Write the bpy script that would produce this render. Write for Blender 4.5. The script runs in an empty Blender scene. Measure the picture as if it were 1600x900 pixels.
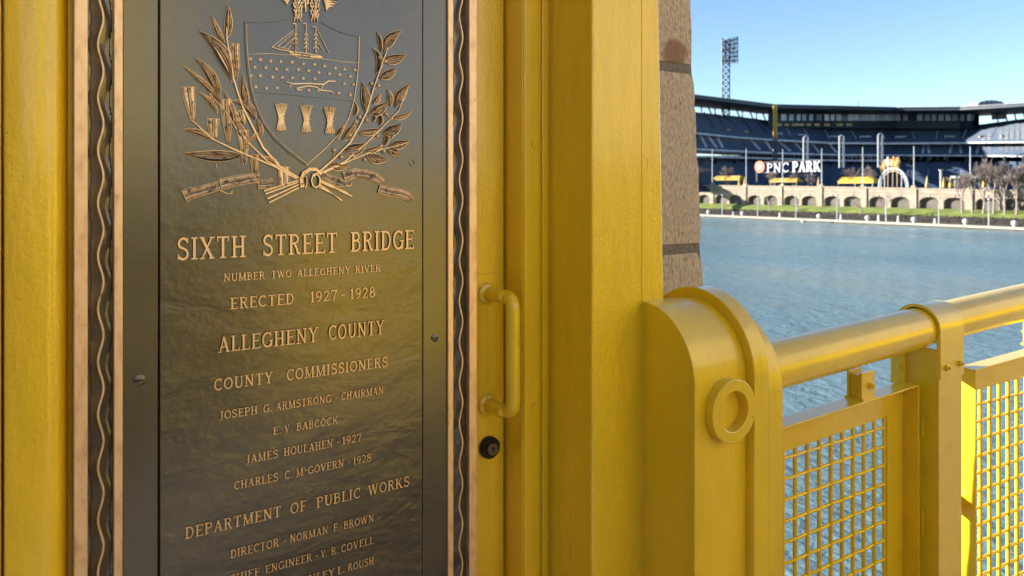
import bpy, math, random
from mathutils import Vector, Matrix
random.seed(7)
R = math.radians
C = bpy.context.scene.collection
S = bpy.context.scene

# ---------------------------------------------------------------- camera
# World axes: X runs along the bridge towards the far bank, Y points across the
# railing towards the river, Z is up.  z = 0 is the walkway under the camera.
PHI = math.atan(1150 / 1797)
CS, SN = math.cos(PHI), math.sin(PHI)
F, HZ, ZC = 1150.0, 293.0, 1.5
cam = bpy.data.cameras.new('camera')
co = bpy.data.objects.new('camera', cam); C.objects.link(co); S.camera = co
co.location = (0, 0, ZC); co.rotation_euler = (R(90), 0, -PHI)
cam.sensor_width = 36; cam.lens = 36 * F / 1600; cam.shift_y = -(450 - HZ) / 1600
cam.clip_start = .05; cam.clip_end = 20000
cam.dof.use_dof = True; cam.dof.focus_distance = 1.45; cam.dof.aperture_fstop = 7

# ---------------------------------------------------------------- light
sd = Vector((-1.0, 1.0, .42)).normalized()
w = bpy.data.worlds.new('World'); S.world = w; w.use_nodes = True
nt = w.node_tree; bg = nt.nodes['Background']
sky = nt.nodes.new('ShaderNodeTexSky'); sky.sky_type = 'NISHITA'; sky.sun_disc = False
sky.sun_elevation = math.asin(sd.z); sky.sun_rotation = math.atan2(sd.x, sd.y)
sky.air_density = .85; sky.dust_density = 0; sky.ozone_density = 2.5
nt.links.new(sky.outputs[0], bg.inputs[0]); bg.inputs[1].default_value = .076
sl = bpy.data.lights.new('sun', 'SUN'); sl.energy = 4.4; sl.angle = R(.5); sl.color = (1, .93, .82)
so = bpy.data.objects.new('sun', sl); C.objects.link(so)
so.rotation_euler = (-sd).to_track_quat('-Z', 'Y').to_euler()
S.view_settings.view_transform = 'Standard'; S.view_settings.look = 'None'
S.view_settings.exposure = 1.85; S.view_settings.gamma = 1

# ---------------------------------------------------------------- measuring helpers
def onY(x, y, p):                       # a pixel seen on the plane Y = p
    a = PHI + math.atan((x - 800) / F); X = p * math.tan(a); d = X * SN + p * CS
    return Vector((X, p, ZC - (y - HZ) / F * d))
def onX(x, y, X):                       # a pixel seen on the plane X = const
    a = PHI + math.atan((x - 800) / F); Y = X / math.tan(a); d = X * SN + Y * CS
    return Vector((X, Y, ZC - (y - HZ) / F * d))
def atD(x, y, d):                       # a pixel at a given depth
    l = (x - 800) / F * d
    return Vector((l * CS + d * SN, -l * SN + d * CS, ZC - (y - HZ) / F * d))
def onZ(x, z):                          # depth for column x on bank line
    return None
def itp(x, pts):
    if x <= pts[0][0]: return pts[0][1]
    for (a, b), (c, d) in zip(pts, pts[1:]):
        if x <= c: return b + (d - b) * (x - a) / (c - a)
    return pts[-1][1]

# ---------------------------------------------------------------- materials
def newmat(name):
    m = bpy.data.materials.new(name); m.use_nodes = True
    return m, m.node_tree, m.node_tree.nodes['Principled BSDF']
def N(t, typ, **k):
    n = t.nodes.new(typ)
    for a, b in k.items():
        if a.startswith('i_'): n.inputs[a[2:].replace('_', ' ')].default_value = b
        else: setattr(n, a, b)
    return n
def ramp(t, src, stops):
    r = t.nodes.new('ShaderNodeValToRGB'); e = r.color_ramp.elements
    e[0].position, e[0].color = stops[0][0], (*stops[0][1], 1)
    e[1].position, e[1].color = stops[-1][0], (*stops[-1][1], 1)
    for p, c in stops[1:-1]:
        q = e.new(p); q.color = (*c, 1)
    t.links.new(src, r.inputs[0]); return r.outputs[0]
def mapped(t, scale):
    tc = t.nodes.new('ShaderNodeTexCoord'); mp = t.nodes.new('ShaderNodeMapping')
    mp.inputs['Scale'].default_value = scale; t.links.new(tc.outputs['Object'], mp.inputs[0]); return mp.outputs[0]
def bump(t, b, layers):
    prev = None
    for h, st, dist in layers:
        n = t.nodes.new('ShaderNodeBump'); n.inputs['Strength'].default_value = st; n.inputs['Distance'].default_value = dist
        t.links.new(h, n.inputs['Height'])
        if prev: t.links.new(prev, n.inputs['Normal'])
        prev = n.outputs[0]
    t.links.new(prev, b.inputs['Normal'])
def noise(t, vec, scale, detail=3, rough=.5, dist=0):
    n = N(t, 'ShaderNodeTexNoise', i_Scale=scale, i_Detail=detail, i_Roughness=rough, i_Distortion=dist)
    t.links.new(vec, n.inputs['Vector']); return n.outputs[0]
def simple(name, col, rough=.6, metal=0, var=.25, scale=3., bmp=0, spec=None, scl=(1, 1, 1)):
    m, t, b = newmat(name); v = mapped(t, scl)
    n = noise(t, v, scale, 4)
    lo = tuple(c * (1 - var) for c in col); hi = tuple(min(1, c * (1 + var)) for c in col)
    t.links.new(ramp(t, n, [(.3, lo), (.7, hi)]), b.inputs['Base Color'])
    b.inputs['Roughness'].default_value = rough; b.inputs['Metallic'].default_value = metal
    if spec is not None: b.inputs['Specular IOR Level'].default_value = spec
    if bmp: bump(t, b, [(n, bmp, .05)])
    return m

def yellow_paint(name, col=(.88, .595, .012), peel=.35, rough=.34, drips=True):
    m, t, b = newmat(name)
    v = mapped(t, (1, 1, 1)); vs = mapped(t, (1, 1, .25) if peel > .3 else (1, 1, 1))
    big = noise(t, vs, 9, 5, .62)
    base = ramp(t, big, [(.3, tuple(c * .90 for c in col)), (.7, tuple(min(1, c * 1.08) for c in col))])
    chips = noise(t, v, 70, 4, .65)                      # small chips and specks
    mk = ramp(t, chips, [(.255, (1, 1, 1)), (.27, (0, 0, 0))])
    mx = t.nodes.new('ShaderNodeMix'); mx.data_type = 'RGBA'
    t.links.new(mk, mx.inputs[0]); t.links.new(base, mx.inputs[6]); mx.inputs[7].default_value = (.30, .14, .02, 1)
    t.links.new(mx.outputs[2], b.inputs['Base Color'])
    b.inputs['Roughness'].default_value = rough
    b.inputs['Specular IOR Level'].default_value = .55
    b.inputs['Coat Weight'].default_value = 1.0; b.inputs['Coat Roughness'].default_value = .17
    fine = noise(t, v, 170, 2, .55); mid = noise(t, vs, 38, 3, .55); run = noise(t, vs, 11, 2, .5)
    bump(t, b, [(run, peel * .5, .006), (mid, peel * .9, .0030), (fine, peel * .8, .0011)])
    return m
M = {}
PS = 1.30                                    # face of the stone pier
M['yellow'] = yellow_paint('yellow_paint', peel=.7)
M['yellow_rough'] = yellow_paint('thick_yellow_paint', peel=1.5, rough=.38)
M['yellow_smooth'] = yellow_paint('smooth_yellow_paint', peel=.10, rough=.33)
def bronze(name, wave):
    m, t, b = newmat(name); v = mapped(t, (1, 1, 1)); vs = mapped(t, (.6, 1, 1))
    n = noise(t, v, 9, 4, .6)
    t.links.new(ramp(t, n, [(.3, (.046, .039, .031)), (.7, (.080, .067, .051))]), b.inputs['Base Color'])
    sp = noise(t, v, 130, 2, .6)
    b.inputs['Metallic'].default_value = .35; b.inputs['Specular IOR Level'].default_value = .9; b.inputs['Coat Weight'].default_value = 1.0; b.inputs['Coat Roughness'].default_value = .23; b.inputs['Coat IOR'].default_value = 1.65
    t.links.new(ramp(t, n, [(.3, (.33,) * 3), (.7, (.42,) * 3)]), b.inputs['Roughness'])
    lo = noise(t, vs, 16, 3, .55, .5); md = noise(t, v, 55, 3, .55)
    vo = N(t, 'ShaderNodeTexVoronoi', i_Scale=26.0); t.links.new(v, vo.inputs['Vector'])
    # the cast background gets rougher towards its foot, as on the real casting
    tc = t.nodes.new('ShaderNodeTexCoord'); sx = t.nodes.new('ShaderNodeSeparateXYZ'); t.links.new(tc.outputs['Object'], sx.inputs[0])
    mr = N(t, 'ShaderNodeMapRange'); t.links.new(sx.outputs[2], mr.inputs[0])
    mr.inputs[1].default_value = .95; mr.inputs[2].default_value = .72; mr.inputs[3].default_value = .18; mr.inputs[4].default_value = 1
    b1 = t.nodes.new('ShaderNodeBump'); b1.inputs['Distance'].default_value = .007 * wave
    t.links.new(mr.outputs[0], b1.inputs['Strength']); t.links.new(lo, b1.inputs['Height'])
    b2 = t.nodes.new('ShaderNodeBump'); b2.inputs['Distance'].default_value = .0026 * wave; b2.inputs['Strength'].default_value = .7
    t.links.new(md, b2.inputs['Height']); t.links.new(b1.outputs[0], b2.inputs['Normal'])
    b3 = t.nodes.new('ShaderNodeBump'); b3.inputs['Distance'].default_value = .0004; b3.inputs['Strength'].default_value = .5
    t.links.new(sp, b3.inputs['Height']); t.links.new(b2.outputs[0], b3.inputs['Normal'])
    t.links.new(b3.outputs[0], b.inputs['Normal'])
    return m
M['bronze'] = bronze('patinated_bronze', 1.0)
M['bronze_flat'] = bronze('smooth_patinated_bronze', .15)
M['bronze_dark'] = simple('black_bronze', (.035, .028, .02), .45, .6, scale=40)
def copper(name, worn):
    m, t, b = newmat(name); v = mapped(t, (1, 1, .4)); v2 = mapped(t, (1, 1, 1))
    n = noise(t, v, 60, 4, .65); n2 = noise(t, v2, 9, 3)
    c = ramp(t, n, [(.25, (.62, .40, .23)), (.5, (.90, .64, .41)), (.75, (.96, .73, .50))])
    st = noise(t, v2, 120 if worn else 22, 3, .6)
    k = ramp(t, st, [(.37, (1, 1, 1)), (.49, (0, 0, 0))] if worn else [(.26, (.75,) * 3), (.34, (0, 0, 0))])
    mx = t.nodes.new('ShaderNodeMix'); mx.data_type = 'RGBA'
    t.links.new(k, mx.inputs[0]); t.links.new(c, mx.inputs[6]); mx.inputs[7].default_value = (.20, .15, .095, 1)
    t.links.new(mx.outputs[2], b.inputs['Base Color'])
    b.inputs['Metallic'].default_value = .75; b.inputs['Roughness'].default_value = .46
    b.inputs['Specular IOR Level'].default_value = .6
    bump(t, b, [(n, .3, .0006)])
    return m
M['copper'] = copper('polished_bronze', False)
M['worn'] = copper('half_polished_bronze', True)
M['black'] = simple('black_lock_metal', (.015, .015, .017), .3, .5)
M['steel'] = simple('dull_lock_steel', (.16, .14, .12), .3, .8)
def stone_mat(name, col, scale=1.):
    m, t, b = newmat(name); v = mapped(t, (1, 1, .45))
    n = noise(t, v, 150 * scale, 4, .7); n2 = noise(t, v, 7 * scale, 4, .6); v1 = mapped(t, (1, 1, 1)); n3 = noise(t, v1, 190 * scale, 3, .6)
    t.links.new(ramp(t, n, [(.3, tuple(c * .5 for c in col)), (.5, col), (.72, tuple(min(1, c * 1.4) for c in col))]), b.inputs['Base Color'])
    if name.startswith('rough'):
        tc = t.nodes.new('ShaderNodeTexCoord'); sc = onY(1056, 82, PS) - Vector((1.2, 2.3, 0)) 
        sub = N(t, 'ShaderNodeVectorMath', operation='SUBTRACT'); t.links.new(tc.outputs['Object'], sub.inputs[0]); sub.inputs[1].default_value = sc
        ml = N(t, 'ShaderNodeVectorMath', operation='MULTIPLY'); t.links.new(sub.outputs[0], ml.inputs[0]); ml.inputs[1].default_value = (14, 0, 17)
        ln = N(t, 'ShaderNodeVectorMath', operation='LENGTH'); t.links.new(ml.outputs[0], ln.inputs[0])
        ad = N(t, 'ShaderNodeMath', operation='MULTIPLY_ADD'); t.links.new(n2, ad.inputs[0]); ad.inputs[1].default_value = .9; t.links.new(ln.outputs['Value'], ad.inputs[2])
        mk = ramp(t, ad.outputs[0], [(.0, (.8,) * 3), (.8, (.75,) * 3), (1.0, (0, 0, 0))]); r0 = b.inputs['Base Color'].links[0].from_socket
        ad.inputs[1].default_value = .7
        mx = t.nodes.new('ShaderNodeMix'); mx.data_type = 'RGBA'; t.links.new(mk, mx.inputs[0]); t.links.new(r0, mx.inputs[6]); mx.inputs[7].default_value = (.20, .095, .06, 1)
        t.links.new(mx.outputs[2], b.inputs['Base Color'])
    b.inputs['Roughness'].default_value = .9
    bump(t, b, [(n2, .4, .012), (n, .9, .004), (n3, .8, .0015)])
    return m
M['stone'] = stone_mat('rough_grey_stone', (.48, .40, .345))
M['stone_dark'] = stone_mat('dark_stained_stone_joint', (.20, .17, .16))
M['stone_red'] = stone_mat('reddish_stone_stain', (.22, .12, .08))
M['concrete'] = simple('pale_concrete', (.30, .28, .25), .85, scale=2)
M['asphalt'] = simple('concrete_roadway', (.24, .23, .21), .9, scale=5)
M['wall_stone'] = simple('tan_wall_stone', (.27, .222, .17), .85, scale=.35, var=.2)
M['wall_trim'] = simple('pale_coping_stone', (.32, .265, .20), .8, scale=.6, var=.12)
M['recess'] = simple('shaded_arch_back', (.11, .095, .08), .9, scale=.4)  # dark base colour carries the arch shade; string courses share it
M['grass'] = simple('lawn', (.17, .21, .035), .95, scale=.25, var=.35)
M['shrub'] = simple('dark_shrubs', (.045, .034, .026), .95, scale=.8, var=.5)
M['ground'] = simple('far_ground', (.12, .11, .09), .95, scale=.02)
M['quay'] = simple('pale_quay_stone', (.42, .36, .28), .8, scale=.5, var=.1)
M['quay_dark'] = simple('wet_quay_wall', (.07, .07, .055), .8, scale=.6, var=.3)
M['navy'] = simple('navy_blue_seats', (.012, .036, .085), .6, scale=.2, var=.3)
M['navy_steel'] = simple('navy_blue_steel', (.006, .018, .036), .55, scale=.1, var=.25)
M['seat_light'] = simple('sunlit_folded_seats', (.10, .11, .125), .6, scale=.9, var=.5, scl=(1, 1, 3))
M['white_steel'] = simple('white_painted_steel', (.40, .42, .44), .5, scale=1, var=.06)
M['grey_conc'] = simple('grey_stand_concrete', (.27, .27, .28), .85, scale=.3)
M['pale_conc'] = simple('pale_stand_concrete', (.5, .51, .53), .8, scale=.3)
M['tan'] = simple('tan_suite_panels', (.5, .36, .18), .7, scale=.3)
M['glass'] = simple('pale_press_box_glass', (.45, .52, .60), .25, scale=.15, var=.5, scl=(1, 1, .3))
M['dglass'] = simple('dark_glazing', (.04, .06, .08), .2, scale=.2)
M['tent'] = simple('yellow_canvas', (.45, .30, .03), .7, scale=.5, var=.1)
M['dull_canvas'] = simple('dull_yellow_canvas', (.30, .22, .04), .8, scale=.5)
M['gold'] = simple('golden_figure', (.40, .23, .08), .6, scale=.8, var=.3)
M['bark'] = simple('pale_bare_bark', (.26, .22, .19), .9, scale=1, var=.3)
M['twig'] = simple('brown_bare_twigs', (.17, .135, .12), .9, scale=.5, var=.3)
M['sign_white'] = simple('white_sign_face', (.36, .36, .41), .5, scale=.5, var=.04)
M['sign_orange'] = simple('orange_red_sign_face', (.36, .075, .03), .5, scale=.5, var=.1)
M['ball'] = simple('white_ball', (.45, .44, .42), .7, scale=1, var=.1)
M['lamp_metal'] = simple('grey_lamp_post_paint', (.36, .38, .36), .5, scale=1, var=.1)
M['tower_dark'] = simple('dark_floodlight_steel', (.03, .04, .05), .5, scale=1, var=.2)
M['lens'] = simple('grey_floodlight_glass', (.35, .37, .38), .25, scale=1, var=.3)
def water():
    m, t, b = newmat('river_water'); 
    v = mapped(t, (1, 1, 1)); v2 = mapped(t, (1.0, .45, 1))
    big = noise(t, v, .02, 3, .5)
    t.links.new(ramp(t, big, [(.35, (.12, .20, .225)), (.65, (.155, .245, .27))]), b.inputs['Base Color'])
    pat = noise(t, mapped(t, (1, .35, 1)), .022, 4, .6); t.links.new(ramp(t, pat, [(.38, (.10,) * 3), (.62, (.36,) * 3)]), b.inputs['Roughness']); b.inputs['IOR'].default_value = 1.33
    n1 = noise(t, v2, 1.3, 4, .6, .6); n2 = noise(t, v2, .28, 3, .55); n3 = noise(t, v, 5, 2, .5)
    bump(t, b, [(n2, .35, 1.0), (n1, .8, .45), (n3, .7, .06)])
    return m
M['water'] = water()

# ---------------------------------------------------------------- mesh helpers
class MB:
    def __init__(s): s.v = []; s.f = []; s.m = []; s.smooth = []
    def face(s, idx, mi=0, sm=False): s.f.append(tuple(idx)); s.m.append(mi); s.smooth.append(sm)
    def quad(s, a, b, c, d, mi=0):
        k = len(s.v); s.v += [tuple(a), tuple(b), tuple(c), tuple(d)]; s.face((k, k + 1, k + 2, k + 3), mi)
    def box(s, x0, x1, y0, y1, z0, z1, mi=0, slope=0, xr=0):
        k = len(s.v)
        for x in (x0, x1):
            for y in (y0, y1):
                for z in (z0, z1): s.v.append((x, y, z + slope * (x - xr)))
        for q in ((0, 1, 3, 2), (4, 6, 7, 5), (0, 4, 5, 1), (2, 3, 7, 6), (0, 2, 6, 4), (1, 5, 7, 3)):
            s.face([k + i for i in q], mi)
    def prism(s, low, high, mi=0, sm=False):            # two matching rings of points
        k = len(s.v); n = len(low); s.v += [tuple(p) for p in low] + [tuple(p) for p in high]
        s.face(list(range(k + n - 1, k - 1, -1)), mi); s.face(list(range(k + n, k + 2 * n)), mi)
        for i in range(n):
            j = (i + 1) % n; s.face((k + i, k + j, k + n + j, k + n + i), mi, sm)
    def tube(s, pts, r, n=12, mi=0, cap=True):
        pts = [Vector(p) for p in pts]; k0 = len(s.v); rr = r if isinstance(r, (list, tuple)) else [r] * len(pts)
        ref = None
        for i, p in enumerate(pts):
            d = (pts[min(i + 1, len(pts) - 1)] - pts[max(i - 1, 0)]).normalized()
            if ref is None:
                ref = Vector((0, 0, 1)) if abs(d.z) < .9 else Vector((1, 0, 0))
            a = (ref - d * ref.dot(d)).normalized(); b = d.cross(a); ref = a
            for j in range(n):
                t = 2 * math.pi * j / n; q = p + (a * math.cos(t) + b * math.sin(t)) * rr[i]; s.v.append(tuple(q))
        for i in range(len(pts) - 1):
            for j in range(n):
                jj = (j + 1) % n; a = k0 + i * n
                s.face((a + j, a + jj, a + n + jj, a + n + j), mi, n > 5)
        if cap:
            s.face(list(range(k0 + n - 1, k0 - 1, -1)), mi); e = k0 + (len(pts) - 1) * n; s.face(list(range(e, e + n)), mi)
    def ball(s, c, r, n=8, mi=0, sc=(1, 1, 1)):
        k = len(s.v); rows = n // 2
        for i in range(1, rows):
            a = math.pi * i / rows
            for j in range(n):
                t = 2 * math.pi * j / n
                s.v.append((c[0] + r * sc[0] * math.sin(a) * math.cos(t), c[1] + r * sc[1] * math.sin(a) * math.sin(t), c[2] + r * sc[2] * math.cos(a)))
        s.v.append((c[0], c[1], c[2] + r * sc[2])); s.v.append((c[0], c[1], c[2] - r * sc[2])); T = len(s.v) - 2; B = T + 1
        for i in range(rows - 2):
            for j in range(n):
                jj = (j + 1) % n; s.face((k + i * n + j, k + (i + 1) * n + j, k + (i + 1) * n + jj, k + i * n + jj), mi, True)
        for j in range(n):
            jj = (j + 1) % n; s.face((T, k + j, k + jj), mi, True)
            q = k + (rows - 2) * n; s.face((B, q + jj, q + j), mi, True)
    def grid(s, rows, mi=0, sm=True):
        k = len(s.v); n = len(rows[0])
        for r in rows: s.v += [tuple(p) for p in r]
        for i in range(len(rows) - 1):
            for j in range(n - 1):
                a = k + i * n + j; s.face((a, a + 1, a + n + 1, a + n), mi, sm)
    def mesh(s, name, mats, off=(0, 0, 0)):
        me = bpy.data.meshes.new(name)
        me.from_pydata([(x - off[0], y - off[1], z - off[2]) for x, y, z in s.v], [], s.f)
        for m in mats: me.materials.append(m)
        me.polygons.foreach_set('material_index', s.m); me.polygons.foreach_set('use_smooth', s.smooth)
        me.update()
        if any(s.smooth): me.set_sharp_from_angle(angle=R(38))
        return me

def tag(o, label=None, cat=None, group=None, kind=None):
    if label: o['label'] = label
    if cat: o['category'] = cat
    if group: o['group'] = group
    if kind: o['kind'] = kind
    return o
def thing(name, loc, label, cat, group=None):
    o = bpy.data.objects.new(name, None); C.objects.link(o); o.location = loc; o.empty_display_size = .1
    return tag(o, label, cat, group)
def put(name, me, parent=None, loc=(0, 0, 0), bevel=0, seg=2):
    o = bpy.data.objects.new(name, me); C.objects.link(o)
    if parent: o.parent = parent
    o.location = loc
    if bevel:
        b = o.modifiers.new('bevel', 'BEVEL'); b.width = bevel; b.segments = seg; b.limit_method = 'ANGLE'; b.angle_limit = R(40)
    return o
def world_off(p):
    o = Vector((0, 0, 0))
    while p: o += Vector(p.location); p = p.parent
    return o
def part(name, mb, mat, parent=None, bevel=0, label=None, seg=2):   # mesh given in world coordinates
    mats = mat if isinstance(mat, (list, tuple)) else [mat]
    o = put(name, mb.mesh(name, mats, world_off(parent)), parent, bevel=bevel, seg=seg)
    if label: o['label'] = label
    return o
def solo(name, mb, mat, loc, label, cat, group=None, bevel=0):
    mats = mat if isinstance(mat, (list, tuple)) else [mat]
    o = put(name, mb.mesh(name, mats, loc), None, loc, bevel); return tag(o, label, cat, group)
def struct(name, mb, mat, kind='structure'):
    mats = mat if isinstance(mat, (list, tuple)) else [mat]
    return tag(put(name, mb.mesh(name, mats)), kind=kind)

# ---------------------------------------------------------------- setting: terrain, water
XQ, XW = 256.0, 290.0                       # quay edge, arcade wall
ZQ, ZR, ZB = ZC - 12.5, ZC - 13.7, ZC - 8.1   # quay, river, foot of the wall
b = MB(); b.quad((-8000, -8000, ZR - 1.2), (9000, -8000, ZR - 1.2), (9000, 9000, ZR - 1.2), (-8000, 9000, ZR - 1.2)); struct('ground', b, M['ground'])
b = MB(); b.quad((-60, -1500, ZR), (XQ + .5, -1500, ZR), (XQ + .5, 5000, ZR), (-60, 5000, ZR)); struct('river', b, M['water'])
b = MB(); b.box(XQ, XQ + 6, -300, 1500, ZR - 2, ZQ - .55, 1); b.box(XQ - .35, XQ + 6, -300, 1500, ZQ - .546, ZQ, 0); struct('quay', b, [M['quay'], M['quay_dark']])
b = MB(); b.grid([[(x, y, z) for y in (-300, 0, 300, 1500)] for x, z in ((XQ + 19.5, ZB - 2.3), (XW - 8, ZB - .9), (XW + .5, ZB - .02))], 0, False); struct('bank_lawn', b, M['grass'])
b = MB(); b.grid([[(x, y, z) for y in (-300, 0, 300, 1500)] for x, z in ((XQ + 6, ZQ - .1), (XQ + 9, ZQ + .2), (XQ + 16, ZB - 3.2), (XQ + 19.5, ZB - 2.3))], 0, False); struct('planting_bed', b, M['shrub'])
b = MB(); b.quad((XW + 3, -300, ZC - 3.2), (1500, -300, ZC - 3.2), (1500, 1500, ZC - 3.2), (XW + 3, 1500, ZC - 3.2)); struct('promenade', b, M['concrete'])
# dark shrubs on the lower slope of the bank
b = MB(); rnd = random.Random(3)
for i in range(8000):
    y = rnd.uniform(85, 330); x = rnd.uniform(XQ + 8.5, XQ + 20.5); zt = itp(x, [(XQ + 6, ZQ), (XQ + 9, ZQ + .2), (XQ + 16, ZB - 3.2), (XQ + 19.5, ZB - 2.3), (XW - 8, ZB - .9)]) - .3
    r = rnd.uniform(.12, .34); c = Vector((x, y, zt + r * .5)); k = len(b.v)
    for q in range(2):
        a = rnd.uniform(0, 3.1); u = Vector((math.cos(a), math.sin(a), rnd.uniform(-.4, .4))) * r; vv = Vector((0, 0, r * rnd.uniform(.7, 1.3)))
        b.quad(c - u - vv, c + u - vv, c + u * .5 + vv, c - u * .6 + vv)
tag(struct('bank_shrubs', b, M['shrub'], 'stuff'), 'dark brown low shrubs along the foot of the river bank lawn', 'shrubs')

# ---------------------------------------------------------------- bridge deck (under and behind the camera)
SL = .036
def camber(x): return SL * x - SL / 300 * x * x if x > 0 else SL * x
xs = [-40, -20, -8, -3, 0, 3, 6, 10, 20, 40, 70, 110, 150, 200, 250, 262]
def deck(name, y0, y1, zt, th, mat):
    b = MB()
    ring = [[(x, y0, camber(x) + zt), (x, y1, camber(x) + zt), (x, y1, camber(x) + zt - th), (x, y0, camber(x) + zt - th), (x, y0, camber(x) + zt)] for x in xs]
    b.grid(ring, 0, False); return struct(name, b, mat)
deck('walkway', -2.55, 1.13, 0, .35, M['concrete'])
deck('road', -14.0, -3.15, -.15, .7, M['asphalt'])
deck('kerb', -3.149, -2.551, .02, .45, M['concrete'])
deck('opposite_walkway', -18, -14.6, 0, .35, M['concrete'])
def girder(y, label, h):
    g = thing('stiffening_girder', (0, y, 0), label, 'girder', 'yellow girders beside the roadway')
    b = MB(); z0, z1 = -.1, h
    b.grid([[(x, y - .01, camber(x) + z0), (x, y - .01, camber(x) + z1), (x, y + .01, camber(x) + z1), (x, y + .01, camber(x) + z0), (x, y - .01, camber(x) + z0)] for x in xs], 0, False)
    part('web', b, M['yellow_smooth'], g)
    for nm, za, zb in (('top_flange', z1, z1 + .05), ('bottom_flange', z0 - .05, z0)):
        b = MB(); b.grid([[(x, y - .24, camber(x) + za), (x, y - .24, camber(x) + zb), (x, y + .24, camber(x) + zb), (x, y + .24, camber(x) + za), (x, y - .24, camber(x) + za)] for x in xs], 0, False)
        part(nm, b, M['yellow_smooth'], g)
    for i in range(24):
        x = -11.3 + i * 1.9; b = MB(); b.box(x - .012, x + .012, y - .2, y + .2, z0 + .002 + camber(x), z1 - .002 + camber(x)); part('stiffener', b, M['yellow_smooth'], g)
girder(-2.85, 'long yellow plate girder standing between the walkway and the roadway', 1.55)
girder(-14.3, 'long yellow plate girder on the far side of the roadway', 1.55)
t = thing('light_blocker', (-3, -.5, 0), 'unseen grey stone pylon beside the tower at the bridge portal', 'blocker')
b = MB(); b.box(-4.6, -1.4, -1.9, 0, -.1, 9); part('blocker_shaft', b, M['stone'], t)  # unseen masses added to keep sky light off the left-facing steel
b = MB(); b.box(-6.5, -2.66, .003, 1.24, -.1, 8.5); part('blocker_wing', b, M['stone'], t)
b = MB(); b.box(-4.7, -1.35, -1.95, .05, 9.002, 9.5); part('blocker_cap', b, M['stone'], t)
M['buff'] = simple('buff_brick', (.58, .47, .32), .85, scale=.2)  # unseen blocks added to bounce sunlight, heights set for the reflections
for i, (x, y, wx, wy, h, lb) in enumerate(((-34, -62, 24, 20, 5, 'unseen buff brick block added for bounce light left of the bridge approach'), (-6, -78, 22, 24, 9, 'unseen taller buff brick block added for bounce light beyond the roadway'), (22, -66, 20, 18, 3, 'unseen lower buff brick block added for bounce light at the river front'), (56, -56, 34, 30, 42, 'unseen tall buff brick block added for bounce light on the river front'), (96, -50, 30, 30, 55, 'unseen tallest buff brick block added for bounce light farthest along the river front'), (-66, -40, 24, 26, 9, 'unseen buff brick block added for bounce light beside the bridge approach'))):
    t = thing('bounce_building', (x, y, -12), lb, 'building', 'unseen buff brick buildings added for bounce light')
    b = MB(); b.box(x - wx / 2, x + wx / 2, y - wy / 2, y + wy / 2, -12, h); part('wall', b, M['buff'], t)
    b = MB(); b.box(x - wx / 2 - .5, x + wx / 2 + .5, y - wy / 2 - .5, y + wy / 2 + .5, h + .002, h + 1.2); part('cornice', b, M['concrete'], t)
    wm = None
    for q in range(int(wx / 3.4)):
        for r_ in range(int((h + 8) / 3.8)):
            if wm is None: b = MB(); b.box(-.7, .7, 0, .12, -1, 1); wm = b.mesh('window', [M['dglass']])
            put('window', wm, t, Vector((x - wx / 2 + 2 + q * 3.4, y + wy / 2 - .04, -8 + r_ * 3.8)) - Vector(t.location))
t = thing('opposite_tower', (1, -16, 0), 'yellow riveted bridge tower across the roadway', 'tower')
b = MB(); b.box(-.2, 2.3, -16.6, -14.7, 0, 16); part('tower_leg', b, M['yellow_smooth'], t)
b = MB(); b.box(-.5, 2.6, -16.9, -14.55, -.2, .6); part('plinth', b, M['concrete'], t)

# ---------------------------------------------------------------- bridge tower beside the camera
TW = thing('bridge_tower', (0, 1.6, 0), 'yellow painted steel bridge tower with a flush door and stepped pilasters', 'tower')
ZT = 9.0
PD = 1.25                                    # door plane
Xj = onY(790, 0, PD).x; Pa = Xj / (onY(816, 0, 1).x); Xa = onY(858, 0, Pa).x; Pc = Xa / onY(925, 0, 1).x
Xe = onY(1003, 0, Pc).x
b = MB(); b.box(-1.1, Xj + .02, PD + .02, 1.85, -.1, ZT); part('tower_body', b, M['yellow'], TW)
DR = thing('door', (0, PD, 0), None, None); DR.parent = TW; DR.location = (0, PD - 1.6, 0)
b = MB(); b.box(.0, Xj - .004, PD, PD + .018, .02, ZT - .1); part('door_leaf', b, M['yellow_rough'], DR, bevel=.002)
# left board with a rolled edge towards the plaque
b = MB(); x0, x1 = onY(4, 0, 1.2).x, .033; prof = [(x0 + .002, PD), (x0 + .002, 1.203), (x0 + .006, 1.2), (.006, 1.2)]
for i in range(1, 9):
    a = R(90) * i / 8; prof.append((.006 + .027 * math.sin(a), 1.2 + .042 * (1 - math.cos(a))))
prof.append((.033, PD))
b.prism([(x, y, .02) for x, y in prof], [(x, y, ZT - .1) for x, y in prof], 0, False)
for i in range(4, 13): b.smooth[2 + i - 1] = True
part('door_stile', b, M['yellow_rough'], DR)
b = MB(); b.box(-1.09, x0 - .002, 1.204, PD + .019, .02, ZT - .11); part('side_panel', b, M['yellow_rough'], TW, bevel=.002)
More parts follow.
